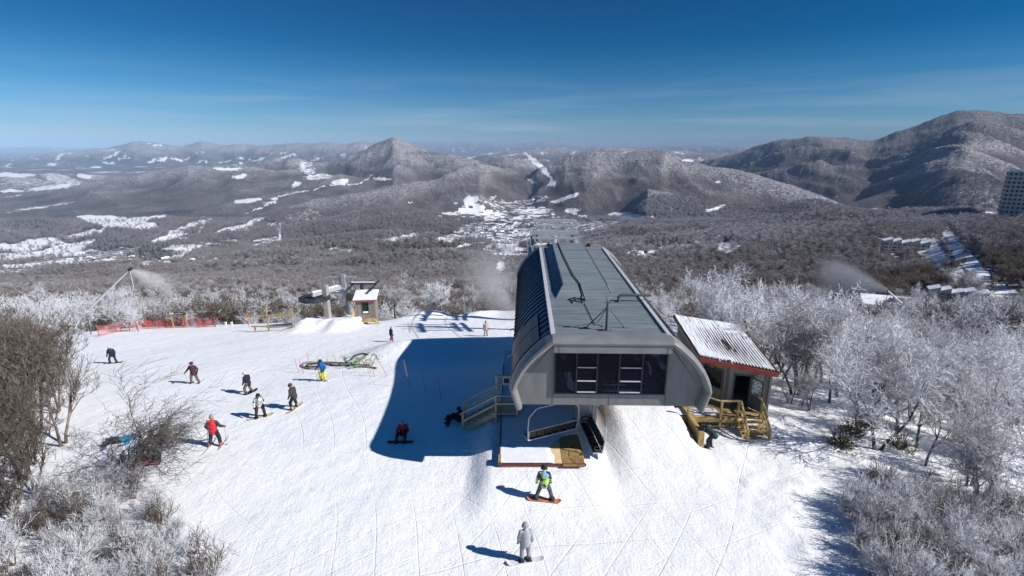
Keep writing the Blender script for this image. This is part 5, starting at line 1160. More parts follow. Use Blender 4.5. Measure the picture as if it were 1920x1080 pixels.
def plaid(name, a, c, d, sc):
    m = bpy.data.materials.new(name); m.use_nodes = True; k = NT(m); b = m.node_tree.nodes['Principled BSDF']; tc = k.n('TexCoord'); v = k.n('TexVoronoi', i_Scale=sc); k.l(tc.outputs['Object'], v.inputs['Vector'])
    k.l(k.ramp(v.outputs['Color'], [(.3, a), (.5, c), (.7, d)]), b.inputs['Base Color']); b.inputs['Roughness'].default_value = .75; return m
def G(px_, py_): p = hit(px_, py_); p.z -= .01; return p
HW = nmat('white helmet shell', (.65, .65, .68), .3)
person(G(213, 681), R(200), 'board', 'small rider in dark clothes farthest left on the open snow', fabric('navy jacket', (.02, .03, .07)), fabric('dark trousers', (.03, .05, .08)), 'helmet', HW, gear='board', gearlab='dark snowboard under the rider farthest left')
person(G(366, 719), R(185), 'wide', 'skier in dark maroon jacket standing with one arm out, left centre of slope', DKR, GRYT, 'helmet', DKR, gear='ski', gearlab='# dark ski of the maroon jacketed skier', poles='r')
person(G(467, 738), R(70), 'board', 'snowboarder in black jacket and grey trousers, white helmet, left of the hoses', BLK, GRYT, 'helmet', HW, gear='board', gearlab='dark snowboard under the white helmeted rider in black')
person(G(489, 782), R(215), 'board', 'snowboarder in black and white patterned jacket, middle of the left group', plaid('patterned jacket', (.03, .03, .04), (.5, .5, .52), (.65, .66, .7), 14), fabric('maroon black trousers', (.05, .02, .03)), 'helmet', M_GLOVE, gear='board', gearmat=M_PALEB, gearlab='pale snowboard under the rider in the patterned jacket')
person(G(553, 766), R(75), 'board', 'snowboarder in long dark grey jacket seen from the side, tallest of the group', CHAR, BLK, 'helmet', nmat('dark red helmet', (.10, .03, .05), .4), boots=fabric('tan boot', (.5, .35, .2)), gear='board', gearmat=M_PALEB, gearlab='pale snowboard under the rider in the long grey jacket', s=1.05)
person(G(405, 837), R(4), 'wide', 'skier in red and black jacket seen from behind with poles', redmat(), BLK, 'hat', fabric('tan cap', (.35, .28, .2)), boots=fabric('red grey boot', (.4, .15, .1)), gear='ski', gearlab='# ski of the skier in red', poles=True, s=1.1)
person(G(607, 714), R(160), 'ski', 'skier in bright blue jacket and yellow trousers in front of the hoses', fabric('bright blue jacket', (.015, .19, .60)), fabric('yellow trousers', (.80, .74, .02)), 'helmet', fabric('navy helmet', (.02, .03, .10)), gear='ski', gearlab='# dark ski of the skier in blue and yellow', poles=True, s=1.06)
person(G(734, 641), R(-60), 'stride', 'walker in black jacket with orange boots near the small booth', BLK, fabric('maroon trousers', (.16, .06, .09)), 'hat', fabric('grey hat', (.3, .3, .32)), boots=nmat('orange boot', (.8, .14, .06), .5))
person(G(911, 630), R(200), 'stand', 'distant figure in pale orange and grey clothes left of the terminal', fabric('pale coat', (.50, .38, .34)), fabric('grey trousers', (.30, .28, .27)), 'hat', fabric('dark hat', (.15, .15, .16)))
person(G(1020, 938), R(-8), 'stride', 'snowboarder in blue and lime jacket on an orange board in front of the platform', plaid('blue and lime jacket', (.02, .025, .04), (.16, .34, .62), (.45, .62, .10), 6), fabric('dark patterned trousers', (.05, .05, .055), (.12, .12, .12), 12), 'helmet', M_GLOVE, gear='board', gearmat=M_ORB, gearlab='orange snowboard in front of the boarding platform', s=1.05)
person(G(985, 1052), R(10), 'stand', 'pale hooded figure lowest in the picture, in the white foreground', fabric('pale grey coat', (.40, .41, .44)), fabric('pale trousers', (.30, .31, .34)), 'helmet', fabric('grey helmet', (.35, .36, .38)), gear='board', gearmat=nmat('white board', (.7, .7, .72), .4), gearlab='white snowboard under the pale hooded figure')
person(G(754, 822), R(180), 'sit', 'rider in dark red jacket sitting on the snow inside the terminal shadow', fabric('crimson jacket', (.34, .02, .04)), BLK, 'hat', fabric('grey beanie', (.2, .2, .22)), gear='board', gearmat=fabric('maroon deck', (.25, .05, .07)), gearlab='maroon snowboard across the sitting rider in the shadow')
person(G(853, 790), R(95), 'sit', 'rider in black slumped on the snow beside the platform stairs', BLK, fabric('black trousers', (.02, .02, .025)), 'helmet', M_GLOVE, gear='board', gearlab='dark snowboard of the rider slumped by the stairs')
person(G(1328, 838), R(40), 'bend', 'person in black and teal jacket bending over equipment beside the timber wall', fabric('black teal jacket', (.02, .05, .055)), BLK, 'hat', M_GLOVE, gear='ski', gearlab='# ski of the person bending by the wall')
person(G(222, 830), R(110), 'lie', 'rider in light blue lying on the snow behind the windswept tree', fabric('light blue jacket', (.03, .30, .55)), CHAR, 'hat', fabric('blue hat', (.05, .2, .4)), gear='board', gearmat=fabric('blue deck', (.03, .25, .5)), gearlab='blue snowboard of the lying rider')
person(G(305, 828), R(180), 'sit', 'rider in lime green jacket sitting behind the windswept tree', fabric('lime jacket', (.25, .58, .05)), CHAR, 'hat', CHAR)
person(G(283, 872), R(120), 'sit', 'rider in dark jacket and red trousers low behind the windswept tree', CHAR, fabric('red trousers', (.40, .05, .07)), 'helmet', M_GLOVE, gear='board', gearlab='dark snowboard of the low rider in red trousers')
def bhit(px_, py_): p = hit(px_, py_, 60, 3000); return p
B_HOTEL = bhit(1882, 409); B_C1 = bhit(1697, 474); B_C2 = bhit(1792, 570); B_LODGE = bhit(1652, 592)
print('buildings', B_HOTEL, B_C1, B_C2, B_LODGE)
CLEAR = [(B_HOTEL.x+10, B_HOTEL.y, 34), (B_C1.x, B_C1.y, .045*B_C1.y), (B_C2.x, B_C2.y, .055*B_C2.y), (B_LODGE.x, B_LODGE.y, 20)]
# ------------------------------------------------------------------ bare winter trees
def rnd_perp(d, rg):
    v = np.array([rg.normal(), rg.normal(), rg.normal()]); v -= d*v.dot(d); return v/np.linalg.norm(v)
def grow(seed, h, lean=(0, 0), stems=1, spread=.8, levels=4, kids_=(5, 5, 4, 4), r0=.11, up=.25, wind=(0, 0), seg=(4, 4, 3, 3, 2), ratio=.62, base=.25):
    rg = np.random.RandomState(seed); S = []
    W_ = np.array([wind[0], wind[1], 0.])
    def br(p, d, Ln, r, lv):
        n = seg[lv]; st = Ln/n; rr = r
        for i in range(n):
            d = d + rg.normal(size=3)*(.10+.06*lv) + np.array([0, 0, up*.35]) + W_*(.12*lv)
            d = d/np.linalg.norm(d); q = p+d*st; r2 = r*(1-.62*(i+1)/n) if lv < levels else r*(1-.5*(i+1)/n)
            S.append((p[0], p[1], p[2], q[0], q[1], q[2], rr, r2, lv)); p = q; rr = r2
            if lv < levels and (i+1)/n > (base if lv == 0 else .15):
                k = kids_[lv]/(n*(1-(base if lv == 0 else .1)))
                k = int(k)+(rg.rand() < k-int(k))
                for _ in range(k):
                    a = rg.uniform(.45, 1.0)*spread; c = d*math.cos(a)+rnd_perp(d, rg)*math.sin(a)
                    br(p, c/np.linalg.norm(c), Ln*ratio*rg.uniform(.65, 1.15), max(rr*rg.uniform(.5, .75), .006), lv+1)
    for s in range(stems):
        a = rg.uniform(0, 6.28); t = (.30 if stems > 1 else .06)*rg.uniform(.5, 1.3)
        d = np.array([math.cos(a)*t+lean[0], math.sin(a)*t+lean[1], 1.0]); d /= np.linalg.norm(d)
        br(np.array([math.cos(a)*.15*(stems > 1), math.sin(a)*.15*(stems > 1), -.3]), d, h*.62*rg.uniform(.85, 1.1), r0, 0)
    return np.array(S)
def seg_mesh(name, S, mats, k=4, rmin=.007, fat=1.0):
    a = S[:, 0:3]; b = S[:, 3:6]; ra = np.maximum(S[:, 6]*fat, rmin); rb = np.maximum(S[:, 7]*fat, rmin*.7)
    d = b-a; d /= np.maximum(np.linalg.norm(d, axis=1, keepdims=True), 1e-9)
    ref = np.where(np.abs(d[:, 2:3]) < .9, np.array([[0, 0, 1.]]), np.array([[1., 0, 0]]))
    x = np.cross(d, ref); x /= np.linalg.norm(x, axis=1, keepdims=True); y = np.cross(x, d)
    n = len(S); V = np.zeros((n, 2*k, 3)); 
    for j in range(k):
        t = 2*math.pi*j/k; o = x*math.cos(t)+y*math.sin(t)
        V[:, j] = a+o*ra[:, None]; V[:, k+j] = b+d*ra[:, None]*.3+o*rb[:, None]
    F = np.array([[j, (j+1) % k, k+(j+1) % k, k+j] for j in range(k)])
    F = (np.arange(n)[:, None, None]*2*k + F[None]).reshape(-1, 4)
    return np_mesh(name, V.reshape(-1, 3), F, mats, k > 3)
def rime_mat(name, rime, bark, amt, sc=3.0):
    m = bpy.data.materials.new(name); m.use_nodes = True; k = NT(m); b = m.node_tree.nodes['Principled BSDF']
    tc = k.n('TexCoord'); nz = k.n('TexNoise', i_Scale=sc, i_Detail=3.0); k.l(tc.outputs['Object'], nz.inputs['Vector'])
    geo = k.n('NewGeometry'); sp = k.n('SeparateXYZ'); k.l(geo.outputs['Normal'], sp.inputs[0])
    oi = k.n('ObjectInfo')
    f = k.math('ADD', k.math('MULTIPLY', k.math('SUBTRACT', nz.outputs['Fac'], .5), 2.2), k.math('ADD', k.math('MULTIPLY', sp.outputs[2], .22), amt))
    f = k.math('ADD', f, k.math('MULTIPLY', k.math('SUBTRACT', oi.outputs['Random'], .5), .35), clamp=True)
    k.l(k.mix(f, bark, rime), b.inputs['Base Color']); b.inputs['Roughness'].default_value = .75; b.inputs['Specular IOR Level'].default_value = .15
    return m
BARK = (.085, .065, .05)
M_BARK = rime_mat('bark with rime', (.55, .56, .60), BARK, .12, 2.0)
M_BARKB = rime_mat('bare brown bark', (.40, .38, .37), (.13, .095, .07), .0, 2.0)
M_RIME = rime_mat('white rime twigs', (.82, .84, .88), (.22, .20, .20), .82)
M_RIMEG = rime_mat('grey rime twigs', (.74, .75, .79), (.15, .125, .12), .62)
M_TWIG = rime_mat('brown twigs', (.42, .40, .38), (.10, .075, .055), .12)
M_TWIGD = rime_mat('dark twigs', (.25, .23, .22), (.055, .045, .038), .12)
COUNT = {}
def tree_proto(kind, seed, h, twig, bark, fat=1.0, **kw):
    S = grow(seed, h, **kw); tr = S[S[:, 8] <= 1]; cr = S[S[:, 8] > 1]
    cr3 = cr
    return (seg_mesh(kind+' trunk', tr, [bark], 5, .02), seg_mesh(kind+' crown', cr3, [twig], 3, .0105*fat), h, len(S))
def plant_tree(pr, name, x, y, s, rz, label, cat, group, dz=0):
    t = empty(name, (x, y, zg(x, y)+dz), rz, label, cat, group); t.scale = (s, s, s)
    link('trunk', pr[0], t); link('crown', pr[1], t); return t
WK = dict(kids_=(6, 5, 5, 5), ratio=.60, up=.22)
P_WHITE = [tree_proto('frosted', 11+i, 6.5, M_RIME, M_BARK, 1.7, stems=1+(i % 2), spread=.95, r0=.13, **WK) for i in range(4)]
P_GREY = [tree_proto('grey', 31+i, 6.5, M_RIMEG, M_BARK, 1.3, stems=1+(i % 3), spread=.9, r0=.12, **WK) for i in range(4)]
P_BROWN = [tree_proto('brown', 51+i, 7.0, M_TWIG, M_BARKB, 1.15, stems=2+(i % 2), spread=.7, r0=.11, kids_=(5, 5, 5, 4), ratio=.6, up=.5) for i in range(3)]
P_DARK = [tree_proto('dark', 71+i, 6.5, M_TWIGD, M_BARKB, 1.1, stems=2+i, spread=.8, r0=.11, **WK) for i in range(2)]
P_WIND = [tree_proto('windswept', 91+i, 4.6, M_TWIGD, M_BARKB, 0.75, stems=4, spread=1.05, r0=.10, kids_=(5, 5, 4, 4), ratio=.70, up=.12, wind=(.55, .1), lean=(.15, 0)) for i in range(1)]
P_BUSH = [tree_proto('bush', 101+i, 2.6, (M_RIME, M_RIMEG, M_TWIG)[i], M_BARKB, 0.75, stems=7, spread=.9, r0=.04, kids_=(5, 5, 5, 0), levels=3, ratio=.62, up=.4, base=.1) for i in range(3)]
for nm_, L_ in (('white', P_WHITE), ('grey', P_GREY), ('brown', P_BROWN), ('dark', P_DARK), ('wind', P_WIND), ('bush', P_BUSH)): print('segs', nm_, [p[3] for p in L_])
TR = np.random.RandomState(5)
placed = []
def can(x, y, dmin):
    for (a, b_) in placed:
        if (a-x)**2+(b_-y)**2 < dmin*dmin: return False
    placed.append((x, y)); return True
# the big riming tree behind the hut and its neighbours: single trees one can point at
def solo(pr, px_, py_, hpx_top, name, lab, cat='tree', group=None, rz=0.0):
    p = hit(px_, py_); top = at(px_, hpx_top, p.y); s = max(.35, (top.z-p.z)/(pr[2]*1.12)); placed.append((p.x, p.y))
    return plant_tree(pr, name, p.x, p.y, s, rz, lab, cat, group)
def solo_y(pr, px_, y_, top_py, name, lab, rz=0.0, group=None):
    q = at(px_, top_py, y_); z = zg(q.x, y_); s = max(.35, (q.z-z)/(pr[2]*1.12)); placed.append((q.x, y_)); return plant_tree(pr, name, q.x, y_, s, rz, lab, 'tree', group)
solo_y(P_WHITE[0], 1440, 39, 512, 'frosted_tree', 'broad white frosted tree with a dark crooked trunk behind the hut roof', .4)
solo_y(P_WHITE[2], 1368, 46, 500, 'frosted_tree', 'tall forked frosted tree rising left of the broad one behind the hut', 1.9)
solo_y(P_WHITE[3], 1520, 50, 560, 'frosted_tree', 'low white frosted tree just right of the broad one behind the hut', 2.6)
solo_y(P_GREY[1], 1491, 31.0, 690, 'bare_tree', 'slender bare tree standing alone on the snow right of the hut steps', .3)
solo_y(P_GREY[2], 1530, 30.0, 700, 'bare_tree', 'clump of thin leaning trunks on the snow edge right of the lone slender tree', 1.3)
solo_y(P_GREY[0], 1512, 30.6, 705, 'bare_tree', 'thin bare tree between the lone slender one and the leaning clump', 3.3)
wt_ = solo(P_WIND[0], 236, 915, 765, 'windswept_tree', 'dark windswept bare tree leaning right in front of the lying riders'); wt_.scale = (wt_.scale[0]*1.3, wt_.scale[1]*1.3, wt_.scale[2])
solo_y(P_WHITE[1], 1000, 9.6, 1500, 'hidden', 'x') if False else None
solo_y(P_WHITE[1], 1835, 26, 800, 'frosted_tree', 'dense rime laden tree with forked dark trunk at the lower right edge', .9)
solo_y(P_WHITE[1], 822, 74, 512, 'frosted_tree', 'pale frosted tree at the snow edge midway between booth and terminal', .3)
solo_y(P_GREY[3], 735, 76, 502, 'frosted_tree', 'tall grey frosted tree just right of the small booth', 1.0)
solo_y(P_WHITE[2], 232, 64, 572, 'frosted_tree', 'snow plastered white bush tree behind the pale netting', .3)
solo_y(P_WHITE[3], 252, 63, 580, 'frosted_tree', 'hunched snow caked tree at the end of the pale netting', 2.0)
# right hand wood on the slope, frosted
n = 0; tries = 0
while n < 190 and tries < 14000:
    tries += 1
    y = 16+TR.rand()**1.35*52; x = 17+TR.rand()*70
    pxx, pyy = proj(x, y, zg(x, y)+3)
    if pxx > 2020 or pxx < 1330: continue
    lim = 15.8 + .0*y + np.interp(y, [16, 22, 26, 32, 42, 60, 90], [9.5, 5.5, 4.0, 3.2, 3.4, 8, 10])
    if x < lim: continue
    if 1330 < pxx < 1470 and y < 38: continue
    if not can(x, y, 1.2+.026*y): continue
    w_ = TR.rand(); white = w_ < np.interp(y, [16, 26, 40, 70], [.2, .25, .6, .75])
    L_ = P_WHITE if white else P_GREY; pr = L_[TR.randint(len(L_))]
    s = np.interp(y, [16, 30, 90], [.62, .85, 1.1])*TR.uniform(.8, 1.2)
    zone = 'near' if y < 32 else ('middle' if y < 52 else 'far')
    plant_tree(pr, 'frosted_tree', x, y, s, TR.uniform(0, 6.28), 'frosted bare tree of the wood right of the hut, among many alike', 'tree', 'frosted trees of the wood right of the hut'); n += 1
print('right wood', n)
# left hand thicket, brown
n = 0; tries = 0
while n < 46 and tries < 6000:
    tries += 1
    y = 19+TR.rand()*22; x = -(20+TR.rand()*30)
    pxx, pyy = proj(x, y, zg(x, y))
    if pxx < -90 or pxx > np.interp(pyy, [640, 760, 820, 900, 1000], [95, 140, 130, 70, 40]): continue
    if not can(x, y, 1.35): continue
    pr = P_BROWN[TR.randint(3)] if y > 19 else P_GREY[TR.randint(4)]
    plant_tree(pr, 'bare_tree', x, y, TR.uniform(.62, .90)*(1 if y > 22 else .8), TR.uniform(0, 6.28), 'brown bare tree of the thicket at the left edge, among many alike', 'tree', 'bare trees of the thicket at the left edge'); n += 1
print('left thicket', n)
# low frosted scrub at the bottom of both woods
n = 0; tries = 0
while n < 92 and tries < 9000:
    tries += 1
    left = TR.rand() < .36; y = 12.5+TR.rand()*9
    pyg = 0
    x = -(9+TR.rand()*22) if left else (14+TR.rand()*20)
    pxx, pyy = proj(x, y, zg(x, y)+1)
    if pyy > 1120 or pyy < 860 or pxx < -60 or pxx > 1980: continue
    if left and pxx > np.interp(pyy, [860, 940, 1040, 1100], [170, 330, 400, 420]): continue
    if not left and pxx < np.interp(pyy, [860, 940, 1040, 1100], [1620, 1590, 1500, 1480]): continue
    if not can(x, y, .75): continue
    pr = P_BUSH[TR.choice(3, p=[.45, .4, .15])]
    side = 'left' if left else 'right'
    plant_tree(pr, 'frosted_shrub', x, y, TR.uniform(.5, .85), TR.uniform(0, 6.28), 'low rime covered shrub at the bottom %s of the picture, among many alike' % side, 'shrub', 'rime covered shrubs at the bottom '+side); n += 1
# evergreen rhododendron among the right hand scrub
M_RHOD = nmat('dull olive leaves', (.13, .14, .075), .5, (.06, .07, .035), 3)
def leaf_ball(seed, r, n_, ls):
    rg = np.random.RandomState(seed); d = rg.normal(size=(n_, 3)); d /= np.linalg.norm(d, axis=1, keepdims=True); d[:, 2] = np.abs(d[:, 2])*.8
    c = d*r*rg.uniform(.45, 1, (n_, 1))*(1+.3*np.sin(d[:, :1]*7)); u = rg.normal(size=(n_, 3)); u /= np.linalg.norm(u, axis=1, keepdims=True); w = np.cross(u, d); w /= np.maximum(np.linalg.norm(w, axis=1, keepdims=True), 1e-6)
    V = np.stack([c-u*ls, c+w*ls*.35, c+u*ls, c-w*ls*.35], 1).reshape(-1, 3); return V, np.arange(n_*4).reshape(-1, 4)
V, F = leaf_ball(3, 1.0, 420, .12); ME_RH = np_mesh('rhododendron leaves', V, F, [M_RHOD])
for i, (a, b_) in enumerate([(1575, 835), (1630, 800), (1690, 840), (1650, 905), (1600, 812)]):
    p = hit(a, b_); t = empty('evergreen_shrub', p, i*1.1, 'olive green leafy shrub among the bare trees below right of the hut', 'shrub', 'olive green shrubs below right of the hut'); t.scale = (.85, .85, .65); link('foliage', ME_RH, t)
    link('stems', P_BUSH[2][0], t)
# trees along the far edge of the snow field
n = 0; tries = 0
while n < 66 and tries < 6000:
    tries += 1
    y = 74+TR.rand()*26; pxx = TR.uniform(-60, 1330)
    q = at(pxx, 600, y); x = q.x
    if 560 < pxx < 700 and y < 82: continue
    if not can(x, y, 3.0): continue
    w_ = TR.rand(); L_ = P_WHITE if w_ < (.28 if pxx > 700 or pxx < 300 else .05) else (P_GREY if w_ < .8 else P_BROWN); pr = L_[TR.randint(len(L_))]
    s = TR.uniform(.75, 1.15)*(1.15 if 700 < pxx < 900 else .9)
    plant_tree(pr, 'frosted_tree', x, y, s, TR.uniform(0, 6.28), 'frosted bare tree standing beyond the far edge of the snow field, among many alike', 'tree', 'trees beyond the far edge of the snow field'); n += 1
print('edge', n)
n = 0; tries = 0
while n < 16 and tries < 4000:
    tries += 1
    y = 42+TR.rand()*26; pxx = TR.uniform(-40, 250); x = at(pxx, 615, y).x; a_, b_ = proj(x, y, zg(x, y))
    if a_ > np.interp(y, [42, 60, 68], [60, 175, 260]) or not can(x, y, 2.2): continue
    plant_tree(P_WHITE[TR.randint(4)], 'frosted_tree', x, y, TR.uniform(.7, .95), TR.uniform(0, 6.28), 'white frosted tree behind the brown thicket at the left, among many alike', 'tree', 'white frosted trees behind the brown thicket'); n += 1
# ------------------------------------------------------------------ woods as stuff: instanced on points by geometry nodes
def crown_low(seed, h, w, n_, tw, mats, fir=False):
    """small far tree: hundreds of thin upward blades in a ragged dome, with a stub of trunk"""
    rg = np.random.RandomState(seed); lob = rg.normal(size=(6, 3))*np.array([.28, .28, .18])+np.array([0, 0, .62]); V = []; F = []
    for i in range(n_):
        if fir:
            z = rg.rand()**1.3; rr = (1-z)*.5*w*rg.uniform(.4, 1); a = rg.uniform(0, 6.28); c = np.array([math.cos(a)*rr, math.sin(a)*rr, .12*h+z*h*.9]); d = np.array([math.cos(a), math.sin(a), -.25])*w*.16; t = np.array([-math.sin(a), math.cos(a), .1])*w*.07
        else:
            l = lob[rg.randint(6)]; u = rg.normal(size=3); u /= np.linalg.norm(u); u[2] = abs(u[2])*.9-.1
            c = (l+u*np.array([.34, .34, .26])*rg.uniform(.3, 1))*np.array([w, w, h]); d = (u*.8+rg.normal(size=3)*.5+np.array([0, 0, .35]))*tw*6; t = rg.normal(size=3); t = np.cross(t, d); t = t/np.linalg.norm(t)*tw
        k = len(V); V += [c-t*.5, c+t*.5, c+d]; F.append((k, k+1, k+2))
    k = len(V); V += [np.array([-.12, 0, 0]), np.array([.12, 0, 0]), np.array([.05, 0, h*.7]), np.array([0, -.12, 0]), np.array([0, .12, 0]), np.array([0, .05, h*.7])]; F += [(k, k+1, k+2), (k+3, k+4, k+5)]
    return np_mesh('far tree', np.array(V), np.array(F), mats)
M_FARW = rime_mat('far rime crowns', (.58, .585, .62), (.17, .15, .15), .50, .35)
M_FARB = rime_mat('far brown crowns', (.42, .40, .41), (.15, .13, .125), .40, .35)
M_FIR = nmat('far fir needles', (.035, .055, .04), .8, (.015, .028, .02), .6)
FAR = {'frosted': crown_low(1, 8.5, 5.6, 900, .15, [M_FARW]), 'brown': crown_low(2, 8.5, 5.4, 850, .14, [M_FARB]), 'fir': crown_low(3, 12, 5.0, 420, .3, [M_FIR], True)}
FR = np.random.RandomState(77)
def sample(n_, y0, y1, pw):
    y = (y0**pw+(y1**pw-y0**pw)*FR.rand(n_))**(1/pw); t = FR.uniform(-1.12, 1.12, n_); x = t*y; z = z_ground(x, y); a, b_ = proj(x, y, z)
    s_, p_ = masks(a, b_, x, y, z); return x, y, z, a, b_, s_, p_
def gn_scatter(name, pts, sc, src_obj, label, cat):
    me = bpy.data.meshes.new(name); me.vertices.add(len(pts)); me.vertices.foreach_set('co', pts.astype(np.float32).ravel())
    at_ = me.attributes.new('size', 'FLOAT', 'POINT'); at_.data.foreach_set('value', sc.astype(np.float32))
    ar = me.attributes.new('turn', 'FLOAT', 'POINT'); ar.data.foreach_set('value', FR.uniform(0, 6.28, len(pts)).astype(np.float32)); me.update()
    o = link(name, me); tag(o, label, cat, None, 'stuff')
    g = bpy.data.node_groups.new(name, 'GeometryNodeTree'); g.interface.new_socket('Geometry', in_out='INPUT', socket_type='NodeSocketGeometry'); g.interface.new_socket('Geometry', in_out='OUTPUT', socket_type='NodeSocketGeometry')
    N_ = g.nodes; gi = N_.new('NodeGroupInput'); go = N_.new('NodeGroupOutput'); oi = N_.new('GeometryNodeObjectInfo'); oi.inputs['Object'].default_value = src_obj
    ip = N_.new('GeometryNodeInstanceOnPoints'); na = N_.new('GeometryNodeInputNamedAttribute'); na.data_type = 'FLOAT'; na.inputs[0].default_value = 'size'
    nb = N_.new('GeometryNodeInputNamedAttribute'); nb.data_type = 'FLOAT'; nb.inputs[0].default_value = 'turn'; cx = N_.new('ShaderNodeCombineXYZ')
    g.links.new(gi.outputs[0], ip.inputs['Points']); g.links.new(oi.outputs['Geometry'], ip.inputs['Instance']); g.links.new(nb.outputs['Attribute'], cx.inputs[2])
    g.links.new(cx.outputs[0], ip.inputs['Rotation']); g.links.new(na.outputs['Attribute'], ip.inputs['Scale']); g.links.new(ip.outputs[0], go.inputs[0])
    md = o.modifiers.new('trees', 'NODES'); md.node_group = g
    return o
def whole(seed, h, twig, fat, **kw):
    return seg_mesh('wood tree', grow(seed, h, **kw), [twig], 3, .016*fat)
WN = {'frosted': whole(201, 7.5, M_RIME, 2.2, stems=2, spread=.95, r0=.12, **WK), 'grey': whole(202, 7.5, M_RIMEG, 1.9, stems=2, spread=.9, r0=.12, **WK), 'brown': whole(203, 8, M_TWIG, 1.7, stems=2, spread=.8, r0=.11, **WK)}
def src(me, name, px_, y_, s, label, cat='tree'):
    q = at(px_, 560, y_); o = link(name, me); o.location = (q.x, y_, zg(q.x, y_)); o.scale = (s, s, s); tag(o, label, cat); return o
SRC = {'frosted': src(FAR['frosted'], 'frosted_tree', 1120, 140, 1.0, 'lone pale frosted tree on the slope just below the rear end of the terminal'),
       'brown': src(FAR['brown'], 'bare_tree', 470, 120, 1.0, 'brown bare tree on the slope beyond the timber frame'),
       'fir': src(FAR['fir'], 'fir_tree', 583, 700, 1.3, 'dark fir on the shoulder above the old lift')}
SRC['near frosted'] = src(WN['frosted'], 'frosted_tree', 960, 112, 1.0, 'rime white tree on the slope seen left of the terminal rear end')
SRC['near grey'] = src(WN['grey'], 'bare_tree', 900, 118, 1.0, 'grey twiggy tree on the slope beyond the distant pale figure')
SRC['near brown'] = src(WN['brown'], 'bare_tree', 450, 116, 1.0, 'brown twiggy tree beyond the orange disc marker')
X_, Y_, Z_, A_, B_, S_, P2_ = sample(165000, 58, 3300, 1.15)
fr_here = np.clip(-.42*(Y_ < 230)*sstep(-75, -50, X_)*(1-sstep(0, 25, X_))+-.42*sstep(170, 260, Y_)*(1-sstep(520, 800, Y_))*sstep(20, 120, X_)+.45+.28*sstep(500, 800, Y_)*sstep(50, 250, X_)+.45*fbm(X_/150, Y_/150, 3)+1.5*(rim_(X_, Y_)-.72)*sstep(150, 300, Y_)+.22*sstep(0, 250, X_)-.35*sstep(250, 500, Y_)*(1-sstep(0, 300, X_))+.2*sstep(1500, 2500, Y_)*sstep(-330, -200, Z_)-.25*sstep(-380, -440, Z_), 0, 1)
keep = ((S_ < .38) | (FR.rand(len(S_)) < .06)) & ((Y_ > 84) | (X_ > 30+.25*Y_))
keep &= z_near(X_, Y_) <= z_slope(X_, Y_)+np.where(X_ > 30, 60, .5)
at_, bt_ = proj(X_, Y_, Z_+7.5); st_, _ = masks(at_, bt_, X_, Y_, Z_); keep &= ~((Y_ < 900) & (st_ > .6) & (FR.rand(len(S_)) < .85))
for (bx, by, r_) in CLEAR:
    dd_ = np.hypot(X_-bx, Y_-by); u_ = ((bx-X_)*bx+(by-Y_)*by)/np.hypot(bx, by); v_ = np.abs((X_-bx)*by-(Y_-by)*bx)/np.hypot(bx, by)
    keep &= ~((dd_ < r_) | ((u_ > 0) & (u_ < r_*1.6) & (v_ < r_*.9)))
isf = (FR.rand(len(S_)) < P2_*.75) & keep; rest = keep & ~isf; wh = rest & (FR.rand(len(S_)) < fr_here); br_ = rest & ~wh
gap = (fbm(X_/40, Y_/40, 3) > .42) & (Y_ < 1500); wh &= ~gap; br_ &= ~gap
sz = FR.uniform(.7, 1.3, len(S_))*np.clip(.85+Y_/4500, .85, 1.5)
PT = np.stack([X_, Y_, Z_-.3], 1)
print('instances', wh.sum(), br_.sum(), isf.sum())
nearw = Y_ < 330; g_ = FR.rand(len(S_)) < .5; nth = FR.rand(len(S_)) < .8
gn_scatter('near_frosted_woodland', PT[wh & nearw & g_ & nth], sz[wh & nearw & g_ & nth]*1.1, SRC['near frosted'], 'rime white wood just below the edge of the summit', 'woodland')
gn_scatter('near_grey_woodland', PT[wh & nearw & ~g_ & nth], sz[wh & nearw & ~g_ & nth]*1.1, SRC['near grey'], 'grey leafless wood just below the edge of the summit', 'woodland')
gn_scatter('near_brown_woodland', PT[br_ & nearw & nth], sz[br_ & nearw & nth]*1.1, SRC['near brown'], 'brown leafless wood just below the edge of the summit', 'woodland')
wh &= ~nearw; br_ &= ~nearw
gn_scatter('frosted_woodland', PT[wh], sz[wh], SRC['frosted'], 'frosted grey woodland covering the slopes below the summit', 'woodland')
gn_scatter('brown_woodland', PT[br_], sz[br_], SRC['brown'], 'brown leafless woodland covering the slopes below the summit', 'woodland')
gn_scatter('evergreen_woodland', PT[isf], sz[isf], SRC['fir'], 'dark evergreen groves scattered over the slopes and valley', 'woodland')
# ------------------------------------------------------------------ buildings down the mountain
M_HOTEL = nmat('pale concrete frame', (.50, .50, .47), .7, (.40, .40, .38), .3)
M_HWIN = nmat('dark window bay', (.03, .035, .045), .3)
M_CONDO = nmat('weathered grey siding', (.46, .45, .42), .8, (.34, .33, .31), .4)
M_RGREY = nmat('slate grey roof', (.16, .18, .21), .6, (.11, .12, .14), .4)
M_RSNOW = nmat('snowy roof', (.82, .84, .88), .7, (.72, .75, .8), .15)
def loc_at(px_, py_, Y): q = at(px_, py_, Y); return q
